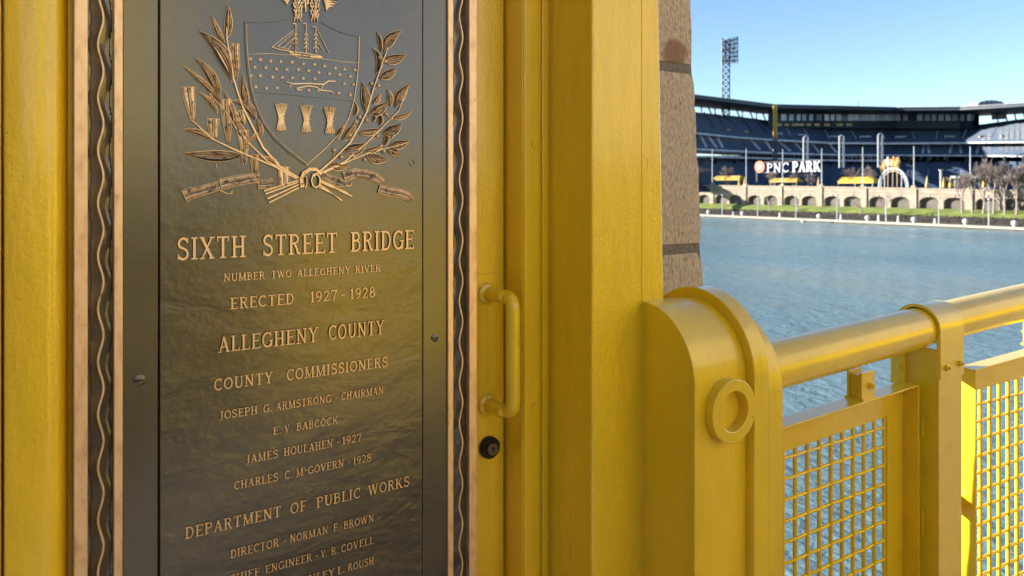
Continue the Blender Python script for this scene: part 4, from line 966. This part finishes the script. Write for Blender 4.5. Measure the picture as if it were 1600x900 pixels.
for i, (x, ty, s_, lb) in enumerate(((1094, 246, .8, 'grey bare tree behind the wall beside the stone pier'), (1140, 252, .8, 'brown bare tree behind the wall between the first two poles'), (1206, 262, .8, 'bushy bare tree behind the wall below the round emblem'), (1243, 262, .75, 'low bare tree behind the wall in front of the white lettering'), (1262, 262, .9, 'low bare tree at the right end of the white lettering'), (1336, 252, .9, 'bare tree behind the yellow awning'), (1362, 254, .9, 'bare tree between the yellow awning and the golden arch'))):
    p = onX(x, ty, XW + 7 + i % 3); z0 = ZC - 3.2; tree('bare_tree', (p.x, p.y, z0), (p.z - z0) * 1.0, s_, lb, 40 + i, 200, .3)
for i, (x, ty, hz, lb) in enumerate(((1503, 262, 1, 'lowest of the tall bare trees, left of the last pole'), (1519, 246, 1, 'tall bare tree directly behind the last pole'), (1536, 240, 1, 'tall bare tree just right of the last pole'), (1552, 236, 1, 'tallest bare tree with many stems behind the right lamp post'), (1570, 240, 1, 'bare many-stemmed tree third from the right edge'), (1588, 243, 1, 'bare many-stemmed tree second from the right edge'), (1604, 240, 1, 'bare tree cut by the right edge of the view'))):
    for q in range(1):
        p = onX(x, ty, XW - 9); z0 = ZB - 1.2; tree('tall_bare_tree', (p.x, p.y, z0), (p.z - z0) * 1.0, .62, lb, 60 + i, 200, .42, 'bark', 'tall bare trees at the right end of the bank')

# ---------------------------------------------------------------- stadium
DF = [(1040, 400), (1150, 445), (1210, 480), (1300, 505), (1400, 510), (1500, 485), (1600, 440), (1720, 400)]
Dd = lambda x: itp(x, DF)
SD = thing('stadium', atD(1350, 290, 500), 'open navy blue baseball stadium with tiered stands under a curved roof across the river', 'stadium')
XS = list(range(1040, 1721, 10))
def sheet(name, yA, dA, yB, dB, mat, steps=1, label=None, xs=XS, th=0):
    """a surface between two image-measured edges of the stand, in 3-D, optionally stepped into rows"""
    b = MB(); rows = []
    for x in xs:
        A = atD(x, itp(x, yA), Dd(x) + dA); B = atD(x, itp(x, yB), Dd(x) + dB); row = []
        if steps == 1: row = [A, B]
        else:
            for i in range(steps):
                f0, f1 = i / steps, (i + 1) / steps; P0 = A.lerp(B, f0); P1 = A.lerp(B, f1); row += [P0, Vector((P1.x, P1.y, P0.z)), P1][:2]
            row.append(B)
        rows.append(row)
    b.grid(rows, 0, False); return part(name, b, mat, SD, label=label)
rt = [(1040, 143), (1088, 148.5), (1150, 156), (1210, 163.5), (1300, 165.5), (1400, 168), (1500, 167), (1540, 165), (1600, 161), (1720, 150)]
rb = [(1040, 160), (1088, 166), (1150, 173), (1187, 178), (1210, 179), (1300, 177), (1400, 177.5), (1500, 177), (1560, 176), (1600, 174), (1720, 168)]
off = lambda L, d: [(x, y + d) for x, y in L]
def boxband(name, ya, yb_l, d0, d1, mat, xs=XS, label=None):
    b = MB(); rows = []
    for x in xs:
        d = Dd(x); A, B_ = atD(x, itp(x, ya), d + d0), atD(x, itp(x, yb_l), d + d0); Cc = Vector(atD(x, itp(x, ya), d + d1)); Cc.z = A.z; Dq = Vector(atD(x, itp(x, yb_l), d + d1)); Dq.z = B_.z
        rows.append([A, B_, Dq, Cc, A])
    b.grid(rows, 0, False); return part(name, b, mat, SD, label=label)
# roof: fascia and sloping slab
boxband('roof', rt, off(rt, 5), 0, 46, M['navy_steel'])
boxband('roof_edge', off(rt, -.9), rt, -1.2, -.2, M['grey_conc'])
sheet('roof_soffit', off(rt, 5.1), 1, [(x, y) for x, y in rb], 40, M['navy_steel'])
# upper deck
ut = [(1040, 172), (1088, 176), (1150, 182), (1187, 187), (1210, 190), (1300, 199), (1400, 200), (1500, 199), (1600, 186), (1720, 172)]
uf = [(1040, 203), (1088, 207), (1150, 213.5), (1210, 217.5), (1300, 222), (1400, 222.5), (1500, 222), (1600, 221), (1720, 217)]
lf = [(1040, 230), (1088, 232), (1150, 235), (1210, 238), (1300, 240.5), (1400, 241.5), (1500, 242), (1600, 243), (1720, 244)]
XD = [x for x in XS if x <= 1520]; XL = [x for x in XS if x >= 1520]
sheet('upper_seats', ut, 42, uf, 2, M['navy'], 14)
boxband('deck_rail', uf, off(uf, 2.2), 0, 2.5, M['pale_conc'])
sheet('club_seats', off(uf, 3), 16, lf, -4, M['navy'], 8)
boxband('club_rail', lf, off(lf, 2.3), -6, -3.5, M['pale_conc'])
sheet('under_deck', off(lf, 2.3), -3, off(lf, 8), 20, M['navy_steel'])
# sunlit folded seats at the right: paler seat backs paint the sunlight onto the right part
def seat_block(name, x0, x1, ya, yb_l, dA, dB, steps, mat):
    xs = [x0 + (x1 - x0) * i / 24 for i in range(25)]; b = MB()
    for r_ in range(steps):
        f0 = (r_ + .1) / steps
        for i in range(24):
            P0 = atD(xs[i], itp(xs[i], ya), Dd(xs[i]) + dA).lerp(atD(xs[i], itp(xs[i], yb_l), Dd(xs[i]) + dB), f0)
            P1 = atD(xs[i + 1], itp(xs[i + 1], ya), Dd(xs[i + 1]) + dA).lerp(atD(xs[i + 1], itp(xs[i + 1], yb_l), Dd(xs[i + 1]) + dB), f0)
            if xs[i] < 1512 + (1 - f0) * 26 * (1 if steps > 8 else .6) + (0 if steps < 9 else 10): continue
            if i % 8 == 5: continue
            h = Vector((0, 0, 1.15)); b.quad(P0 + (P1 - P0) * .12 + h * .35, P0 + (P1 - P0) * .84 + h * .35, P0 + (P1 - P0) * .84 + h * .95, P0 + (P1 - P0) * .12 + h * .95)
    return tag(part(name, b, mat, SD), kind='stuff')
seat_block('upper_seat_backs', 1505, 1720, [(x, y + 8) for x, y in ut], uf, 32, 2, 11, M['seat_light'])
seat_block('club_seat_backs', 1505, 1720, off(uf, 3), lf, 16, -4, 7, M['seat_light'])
# back wall behind upper seats + press box with windows
XM = [x for x in XS if 1200 <= x <= 1530]
sheet('back_wall', off(rb, -3), 41, off(ut, 2), 42.5, M['navy_steel'], xs=XM)
sheet('press_box', [(1200, 176), (1530, 176)], 24, [(1200, 200), (1530, 201)], 24, M['navy_steel'], xs=[x for x in XS if 1190 < x < 1530])
rn = random.Random(9); x = 1216.
while x < 1524:
    wd = rn.choice((9, 11, 12, 14)); 
    if x + wd > 1526: break
    d = Dd(x + wd / 2) + 23.4; b = MB()
    P = [atD(x, 178.6, d), atD(x + wd - .8, 178.6, d), atD(x + wd - .8, 188.4, d), atD(x, 188.4, d)]; b.quad(*P)
    for k_ in range(4): b.quad(P[k_], P[(k_ + 1) % 4], P[(k_ + 1) % 4] + Vector((.3, .3, 0)), P[k_] + Vector((.3, .3, 0)))
    part('press_window', b, M['glass'] if rn.random() < .8 else M['dglass'], SD); x += wd + rn.choice((0, 0, 1.5))
for i, (x0, x1) in enumerate(((1214, 1222), (1226, 1233), (1237, 1256), (1260, 1267), (1272, 1281), (1288, 1297), (1307, 1317), (1322, 1332))):
    d = Dd(x0) + 22.8; b = MB(); P = [atD(x0, 193, d), atD(x1, 193, d), atD(x1, 196.8, d), atD(x0, 196.8, d)]; Q = [p + Vector((.3, .3, 0)) for p in P]; b.prism(P, Q); part('suite_panel', b, M['tan'], SD)
# light back glimpses and roof struts at the left, where the sky shows under the roof
for i, x in enumerate((1096, 1106, 1117, 1127, 1139, 1150, 1160, 1171, 1182, 1191)):
    d = Dd(x) + 38; b = MB(); b.tube([atD(x, itp(x, rb) - 3, d), atD(x + (6 if i % 2 else 0), itp(x, ut) + 2, d)], .5, 5); part('roof_strut', b, M['navy_steel'], SD)
for x in range(1556, 1720, 14):
    d = Dd(x) + 38; b = MB(); b.tube([atD(x, itp(x, rb) - 3, d), atD(x + 4, itp(x, ut) + 2, d)], .45, 5); part('roof_strut', b, M['navy_steel'], SD)
b = MB(); P = [atD(1550, 178.5, Dd(1550) + 39), atD(1572, 178.2, Dd(1572) + 39), atD(1572, 186, Dd(1572) + 39), atD(1550, 187, Dd(1550) + 39)]; b.prism(P, [p + Vector((.5, .5, 0)) for p in P]); part('scoreboard_back', b, M['grey_conc'], SD)
# aisles and vomitories
def aisle(x0, xe, ya, yb_l, dA, dB, wd=1.2, mat='grey_conc', f0=0, f1=1, lift=.9):
    A = atD(x0, itp(x0, ya), Dd(x0) + dA); B = atD(xe, itp(xe, yb_l), Dd(xe) + dB); u = Vector((CS, -SN, 0)) * wd / 2; h = Vector((0, 0, lift))
    P, Q = A.lerp(B, f0), A.lerp(B, f1); b = MB(); b.prism([P - u, P + u, P + u + h, P - u + h], [Q - u, Q + u, Q + u + h, Q - u + h]); part('aisle', b, M[mat], SD)
for x0 in (1100, 1118, 1136, 1158, 1180): aisle(x0, x0 + 22, ut, uf, 42, 2, .8, 'navy_steel', 0, .75)
for x0, xe in ((1222, 1238), (1250, 1266), (1285, 1298), (1326, 1340), (1374, 1384), (1423, 1430), (1467, 1462), (1514, 1502), (1562, 1544)): aisle(x0, xe, ut, uf, 42, 2, .9, 'pale_conc', .3, .85)
for x0, xe in ((1092, 1104), (1104, 1120), (1118, 1130), (1170, 1188), (1194, 1206), (1214, 1236), (1238, 1256), (1266, 1280), (1294, 1308), (1444, 1442), (1450, 1452), (1488, 1484), (1500, 1502), (1532, 1526), (1578, 1572)): aisle(x0, xe, off(uf, 3), lf, 16, -4, 1.7, 'pale_conc', .15, .92)
for i, x in enumerate((1132, 1160, 1214, 1252, 1306, 1352, 1408, 1486, 1540, 1574)):
    d = Dd(x) + 12; y = itp(x, uf) - 7; b = MB(); w_ = 9
    for (a, c, ya_, yb2) in ((-w_, w_, -3, -1.2), (-w_ * .4, -w_ * .22, -3, 3.5), (w_ * .22, w_ * .4, -3, 3.5), (-w_, -w_ * .85, -3, 2), (w_ * .85, w_, -3, 2)):
        P = [atD(x + a, y + ya_, d), atD(x + c, y + ya_, d), atD(x + c, y + yb2, d), atD(x + a, y + yb2, d)]; b.prism(P, [p + Vector((1.5, 1.5, 0)) for p in P])
    part('vomitory', b, M['tan'] if i in (0, 1, 8) else M['pale_conc'], SD)
# concourse with railing below the club deck
c1 = [(1040, 240), (1150, 243), (1300, 247.5), (1400, 248.5), (1440, 249)]
boxband('concourse_slab', off(c1, 2), off(c1, 4.2), -16, 10, M['pale_conc'], xs=[x for x in XS if x <= 1380])
for x in range(1092, 1380, 6):
    d = Dd(x) - 15; b = MB(); b.tube([atD(x, itp(x, c1) - 4, d), atD(x, itp(x, c1) + 2, d)], .14, 4); part('rail_post', b, M['grey_conc'], SD)
boxband('concourse_rail', off(c1, -4.2), off(c1, -3.7), -15.3, -15, M['grey_conc'], xs=[x for x in XS if x <= 1380])
for x in range(1090, 1720, 30):
    d = Dd(x) - 8; b = MB(); b.tube([atD(x, 244, d), atD(x, 300, d)], .9, 6); part('column', b, M['navy_steel'], SD)
# lower bowl and the dark mass behind the sign
sheet('lower_seats', [(1040, 252), (1400, 254), (1720, 252)], -2, [(1040, 300), (1400, 303), (1720, 303)], -50, M['navy'], 12)
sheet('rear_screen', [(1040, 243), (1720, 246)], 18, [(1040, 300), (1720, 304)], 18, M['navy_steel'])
for i, x in enumerate((1411, 1423, 1437, 1450, 1463, 1476)):
    d = Dd(x) - 2.5; b = MB(); P = [atD(x, 245.5, d), atD(x + 5, 245.5, d), atD(x + 5, 249, d), atD(x, 249, d)]; b.prism(P, [p + Vector((1, 1, 0)) for p in P]); part('suite_window', b, M['tan'] if i % 2 else M['dglass'], SD)
for x0, xe in ((1454, 1446), (1420, 1416)): aisle(x0, xe, [(1040, 254), (1720, 254)], [(1040, 296), (1720, 296)], -3, -45, .8, 'grey_conc', .3, .95)
# roof mast and the low dome behind
b = MB(); b.tube([atD(1341, 168, 540), atD(1341, 157, 540)], .25, 5); part('roof_mast', b, M['tower_dark'], SD)
t = thing('roof_dome', atD(1550, 166, 560), 'low grey ribbed dome showing above the right end of the stadium roof', 'dome')
b = MB(); c = atD(1549, 166, 560); n = 16
for i in range(n):
    a0, a1 = math.pi * i / n, math.pi * (i + 1) / n
    def dp(a, y_): return c + Vector((CS, -SN, 0)) * (-10.5 * math.cos(a)) + Vector((0, 0, 4.6 * math.sin(a) ** .7)) + Vector((SN, CS, 0)) * y_
    b.quad(dp(a0, 0), dp(a1, 0), dp(a1, 14), dp(a0, 14)); b.quad(c + Vector((CS, -SN, 0)) * (-10.5 * math.cos(a0)), c + Vector((CS, -SN, 0)) * (-10.5 * math.cos(a1)), dp(a1, 0), dp(a0, 0))
part('dome_shell', b, M['grey_conc'], t)
for i in range(9):
    a = math.pi * (i + .5) / 9; b = MB(); p = c + Vector((CS, -SN, 0)) * (-10.7 * math.cos(a)) + Vector((0, 0, 4.8 * math.sin(a) ** .7)); b.tube([c + Vector((CS, -SN, 0)) * (-10.7 * math.cos(a)) - Vector((SN, CS, 0)) * .3, p - Vector((SN, CS, 0)) * .3], .22, 4); part('dome_rib', b, M['navy_steel'], t)
# foul pole
t = thing('foul_pole', atD(1211, 250, 440), 'tall yellow foul pole in front of the navy stands', 'pole')
b = MB()
for dx in (-2.3, 2.3): b.tube([atD(1211 + dx, 216, 440), atD(1211 + dx, 164.5, 440)], .42, 6)
b.box(0, .01, 0, .01, 0, .01) if False else None
part('pole_tube', b, M['tent'], t)
b = MB(); P = [atD(1209, 215, 440.3), atD(1213, 215, 440.3), atD(1213, 165, 440.3), atD(1209, 165, 440.3)]; b.prism(P, [p + Vector((.2, .2, 0)) for p in P]); part('pole_screen', b, M['gold'], t)
b = MB()
for dx in (-2.5, 2.5): b.tube([atD(1211 + dx, 216, 440), atD(1211 + dx, 262, 440)], .45, 5)
for i in range(8): b.tube([atD(1208.5 if i % 2 else 1213.5, 216 + i * 5, 440), atD(1213.5 if i % 2 else 1208.5, 221 + i * 5, 440)], .3, 4)
part('pole_lattice', b, M['tower_dark'], t)

# floodlight tower
t = thing('floodlight_tower', atD(1134, 292, 470), 'dark lattice floodlight tower rising above the left end of the stadium roof', 'floodlight tower')
D0 = 470; b = MB()
def leg(dx, dd, y0, y1): return [atD(1134 + dx, y0, D0 + dd), atD(1134 + dx, y1, D0 + dd)]
for dx in (-5.8, 5.8):
    for dd in (0, 4.6): b.tube(leg(dx, dd, 290, 62), .42, 5)
part('tower_leg', b, M['tower_dark'], t)
b = MB(); y = 290; i = 0
while y > 66:
    for dd in (0, 4.6): b.tube([atD(1128.2, y, D0 + dd), atD(1139.8, y - 10, D0 + dd)], .26, 4); b.tube([atD(1139.8, y, D0 + dd), atD(1128.2, y - 10, D0 + dd)], .26, 4); b.tube([atD(1128.2, y, D0 + dd), atD(1139.8, y, D0 + dd)], .2, 4)
    for dx in (-5.8, 5.8): b.tube([atD(1134 + dx, y, D0), atD(1134 + dx, y - 10, D0 + 4.6)], .22, 4)
    y -= 10
part('tower_bracing', b, M['tower_dark'], t)
# lamp rack: a frame angled to the right, rows of lamps
hd_ = bpy.data.objects.new('lamp_rack', None); C.objects.link(hd_); hd_.parent = t; hd_.location = Vector(atD(1140, 75, D0)) - Vector(t.location)
b = MB()
def rk(u, v, o=0): return atD(1128.5 + 24.5 * u + o * 0, 65 - 8 * u + 8 * u * 0 + (33 + 8 * u - 2 * (1 - u) * 0) * v if True else 0, D0 - 2 - 6 * u + o)
for v in [i / 6 for i in range(7)]: b.tube([rk(0, v), rk(1, v)], .22, 4)
for u in (0, .25, .5, .75, 1): b.tube([rk(u, 0), rk(u, 1)], .26, 4)
for v in (0, .5, 1): b.tube([rk(.1, v), rk(.1, v, 6)], .25, 4); b.tube([rk(.55, v), rk(.2, v, 6)], .25, 4)
o = part('rack_frame', b, M['tower_dark'], None); o.parent = hd_; o.location = -world_off(hd_)
for i in range(6):
    for j in range(8):
        if j < 3 and i in (1, 3, 4) and j != 1: continue
        u, v = (j + .5) / 8, (i + .5) / 6; p = rk(u, v, -.6); b = MB(); b.tube([p, p + Vector((SN, CS, 0)) * 1.0 ], [.78, .5], 7, 0 if False else 0); o = part('lamp', b, M['lens'] if (i + j) % 3 == 0 else M['tower_dark'], None); o.parent = hd_; o.location = -world_off(hd_)

# stadium sign on the back of the stands
XG = XW + 14
SG = thing('stadium_sign', onX(1232, 275, XG), 'large white block lettering with a round orange emblem on the dark back of the stand', 'sign')
p0, p1 = onX(1176, 246, XG + .8), onX(1287, 274, XG + .8)
for x in (1182, 1210, 1240, 1268, 1284):
    a = onX(x, 274, XG + .5); b = MB(); b.box(XG + .5, XG + 1.0, a.y - .25, a.y + .25, ZC - 3.2, ZC + 8.4); part('sign_post', b, M['tower_dark'], SG)
for py in (252, 269):
    a, c = onX(1180, py, XG + .4), onX(1286, py, XG + .4); b = MB(); zz_ = (a.z + c.z) / 2; b.box(XG + .3, XG + .48, c.y, a.y, zz_ - .12, zz_ + .12); part('sign_beam', b, M['tower_dark'], SG)
zb = (onX(1199, 267.8, XG).z + onX(1283, 269.8, XG).z) / 2; capz = 15.8 * (onX(1240, 260, XG).x * SN + onX(1240, 260, XG).y * CS) / F
sgm = [M['sign_white'], M['grey_conc']]
for tx, a, c, ck in (('PNC', 1198, 1233.5, .95), ('PARK', 1238.5, 1283, 1.0)):
    ya, yc_ = onX(a, 0, XG).y, onX(c, 0, XG).y
    ws = [G(q)[0] for q in tx]; gap = .06; sx = (ya - yc_) / (sum(ws) + gap * (len(ws) - 1)); y = ya
    for q, wd in zip(tx, ws):
        if ('S' + q + tx) not in GM:
            b = MB()
            for i, (pts, w2) in enumerate(G(q)[1]): ribbon(b, pts, w2 * (.82 if tx == 'PNC' else 1.35), h=1, inset=.95, lift=.03 * i)
            GM['S' + q + tx] = b.mesh('letter_shape', sgm)
        o = put('letter', GM['S' + q + tx], SG, Vector((XG, y, zb)) - Vector(SG.location)); o.rotation_euler = (0, 0, R(-90)); o.scale = (sx, .35, capz * ck)
        y -= (wd + gap) * sx
c = onX(1187, 260.8, XG); r_ = 3.0; b = MB()
b.tube([(XG + .3, c.y, c.z), (XG - .1, c.y, c.z)], r_, 32); em = part('emblem', b, M['sign_orange'], SG)
b = MB(); tri = lambda s_, x_: [(x_, c.y + s_ * math.cos(R(a)) * -1, c.z + s_ * math.sin(R(a))) for a in (0, 120, 240)]
k = [Vector(p) for p in tri(r_ * .62, XG - .16)]; k2 = [Vector(p) for p in tri(r_ * .22, XG - .16)]
for i in range(3):
    j = (i + 1) % 3; b.prism([k[i], k[j], k2[j], k2[i]], [p + Vector((-.1, 0, 0)) for p in (k[i], k[j], k2[j], k2[i])])
b.v = [(x, y + .1, z) for x, y, z in b.v]
o = part('emblem_triangle', b, M['sign_white'], None); o.parent = em; o.location = -world_off(em)
# white lattice towers
for i, (x, ty) in enumerate(((1259, 213), (1315, 211.5), (1375.5, 209))):
    Dl = 365; t = thing('lattice_tower', atD(x, 252, Dl), ('left', 'middle', 'right')[i] + ' of three white round-topped lattice towers before the stands', 'lattice tower', 'white lattice towers before the stands')
    hw = 3.7; b = MB(); pts = [atD(x - hw, 262, Dl)] + [atD(x - hw, ty + 4, Dl)] + [atD(x - hw * math.cos(R(a)), ty + 4 - 4 * math.sin(R(a)), Dl) for a in range(20, 161, 20)] + [atD(x + hw, ty + 4, Dl), atD(x + hw, 262, Dl)]
    b.tube(pts, .28, 5)
    ins = 1.7; pts2 = [atD(x - hw + ins, 262, Dl)] + [atD(x - hw + ins, ty + 5, Dl)] + [atD(x + hw - ins, ty + 5, Dl), atD(x + hw - ins, 262, Dl)]
    b.tube(pts2, .18, 4); part('tower_frame', b, M['white_steel'], t)
    b = MB(); y = ty + 5; q = 0
    while y < 258:
        for sg in (-1, 1): b.tube([atD(x + sg * (hw if q % 2 else hw - ins), y, Dl), atD(x + sg * (hw - ins if q % 2 else hw), y + 3, Dl)], .13, 4)
        if q % 4 == 0: b.tube([atD(x - hw, y, Dl), atD(x + hw, y, Dl)], .14, 4)
        y += 3; q += 1
    part('tower_bracing', b, M['white_steel'], t)

# yellow awnings
for i, (x0, x1, yt, yb2, lb) in enumerate(((1117, 1160, 274.5, 282, 'left yellow awning between the first two poles'), (1206, 1250, 278, 285, 'middle yellow awning below the white lettering'), (1312, 1369, 276.5, 286.5, 'large bright yellow awning right of the white lettering'))):
    Xo = XW + 6; A, B_ = onX(x0, yb2, Xo), onX(x1, yb2, Xo); zt2, zb2 = onX((x0 + x1) / 2, yt, Xo).z, (A.z + B_.z) / 2; zm = zb2 + (zt2 - zb2) * .35
    t = thing('awning', (Xo, (A.y + B_.y) / 2, ZC - 3.2), lb, 'awning', 'yellow awnings behind the arcade wall')
    b = MB(); ya, yc_ = B_.y, A.y
    lo = [(Xo - 2, ya, zm), (Xo + 3, ya, zm), (Xo + 3, yc_, zm), (Xo - 2, yc_, zm)]; hi = [(Xo, ya + 1.2, zt2), (Xo + 1, ya + 1.2, zt2), (Xo + 1, yc_ - 1.2, zt2), (Xo, yc_ - 1.2, zt2)]
    b.prism(lo, hi); b.prism([(p[0], p[1], zb2) for p in lo], [(p[0], p[1], zm - .002) for p in lo]); part('canvas', b, M['tent'] if i == 2 else M['dull_canvas'], t)
    for f_ in (.03, .5, .97):
        y = ya + (yc_ - ya) * f_; b = MB(); b.tube([(Xo - 1.8, y, ZC - 3.2), (Xo - 1.8, y, zb2)], .15, 6); part('leg', b, M['tent'] if i < 2 else M['white_steel'], t)
# arch monument with golden figures
Xo = XW + 5; t = thing('arch_monument', onX(1396, 291, Xo), 'pale round arch monument with golden figures on top behind the wall', 'monument')
c = onX(1396, 291, Xo); L = onX(1373.5, 291, Xo); Rr_ = onX(1419, 291, Xo); rr_ = abs(L.y - Rr_.y) / 2; cy = (L.y + Rr_.y) / 2; ht = onX(1396, 261, Xo).z - c.z
for kx, w_, m_ in ((1.0, .42, 'white_steel'), (.86, .22, 'lamp_metal')):
    b = MB(); b.tube([(Xo, cy + rr_ * kx * math.cos(R(a)), c.z + ht * kx * math.sin(R(a)) - .5) for a in range(0, 181, 10)], w_, 6); part('arch', b, M[m_], t)
for dy in (-.55, -.25, .05, .38, .62):
    h_ = ht * math.sqrt(max(0, 1 - dy * dy)); b = MB(); b.tube([(Xo + .1, cy + dy * rr_, c.z - .4), (Xo + .1, cy + dy * rr_, c.z + h_ - .6)], .18, 5); part('arch_bar', b, M['gold'] if dy in (-.25, .05, .38) else M['lamp_metal'], t)
for (px, py, s_, m_) in ((1382, 258.5, 1.1, 'gold'), (1388, 254.5, 1.3, 'ball'), (1393, 256, 1.0, 'gold'), (1397, 254.5, 1.4, 'gold'), (1402, 256, 1.3, 'gold'), (1378, 262, .9, 'gold'), (1404, 252.5, 1.0, 'gold')):
    p = onX(px, py, Xo); b = MB(); b.ball(p, s_, 8, 0, (.8, .9, 1.3)); b.ball(p + Vector((-.1, 0, s_ * 1.5)), s_ * .5, 8); b.tube([p + Vector((0, .2, 0)), p + Vector((0, s_ * 1.2, s_ * 1.1))], s_ * .25, 5); b.tube([p - Vector((0, 0, s_)), p - Vector((0, 0, s_ * 2.6))], s_ * .35, 5); part('figure', b, M[m_], t)
# people and posts on the promenade, canopy, promenade lamp
b = MB(); p = onX(1470, 265, XW + 3); 
t = thing('promenade_lamp', (p.x, p.y, ZC - 3.2), 'grey lamp post with a flared head on the promenade left of the yellow umbrellas', 'lamp post')
b.tube([(p.x, p.y, ZC - 3.2), (p.x, p.y, p.z - .8)], [.42, .36], 6); part('lamp_pole', b, M['lamp_metal'], t); b = MB(); b.tube([(p.x, p.y, p.z - .8), (p.x, p.y, p.z)], [.4, 1.0], 8); part('lamp_head', b, M['ball'], t)
for i, (x, m_, lb) in enumerate(((1448.5, 'tan', 'closed tan umbrella between the arch monument and the promenade lamp'), (1474.5, 'tent', 'left closed yellow umbrella beside the promenade lamp'), (1485, 'tent', 'right closed yellow umbrella beside the promenade lamp'), (1537.5, 'tent', 'closed yellow umbrella behind the tall bare trees'), (1279, 'gold', 'closed golden umbrella right of the white lettering'), (1155, 'tent', 'closed yellow umbrella at the left awning'), (1163.5, 'tent', 'closed yellow umbrella beside the second pole'))):
    p = onX(x, 284, XW + 3.5); zb3 = ZC - 3.2; b = MB(); b.tube([(p.x, p.y, zb3), (p.x, p.y, p.z + 2.2)], .12, 5); 
    t = thing('umbrella', (p.x, p.y, zb3), lb, 'umbrella', 'closed umbrellas on the promenade'); part('umbrella_pole', b, M['lamp_metal'], t)
    b = MB(); b.tube([(p.x, p.y, p.z - 2.2), (p.x, p.y, p.z - .6), (p.x, p.y, p.z + 2.0)], [.75, .6, .12], 7); part('folded_canvas', b, M[m_], t)
t = thing('flat_canopy', onX(1541, 290, XW + 9), 'long flat white canopy behind the tall bare trees', 'canopy')
A, B_ = onX(1489, 276, XW + 9), onX(1596, 276, XW + 9); zc_ = (A.z + B_.z) / 2; b = MB(); b.box(XW + 7, XW + 13, B_.y, A.y, zc_ - .45, zc_ + .35); part('canopy_roof', b, M['white_steel'], t)
for f_ in (.05, .35, .65, .95):
    b = MB(); y = A.y + (B_.y - A.y) * f_; b.tube([(XW + 8, y, ZC - 3.2), (XW + 8, y, zc_ - .45)], .22, 6); part('leg', b, M['lamp_metal'], t)
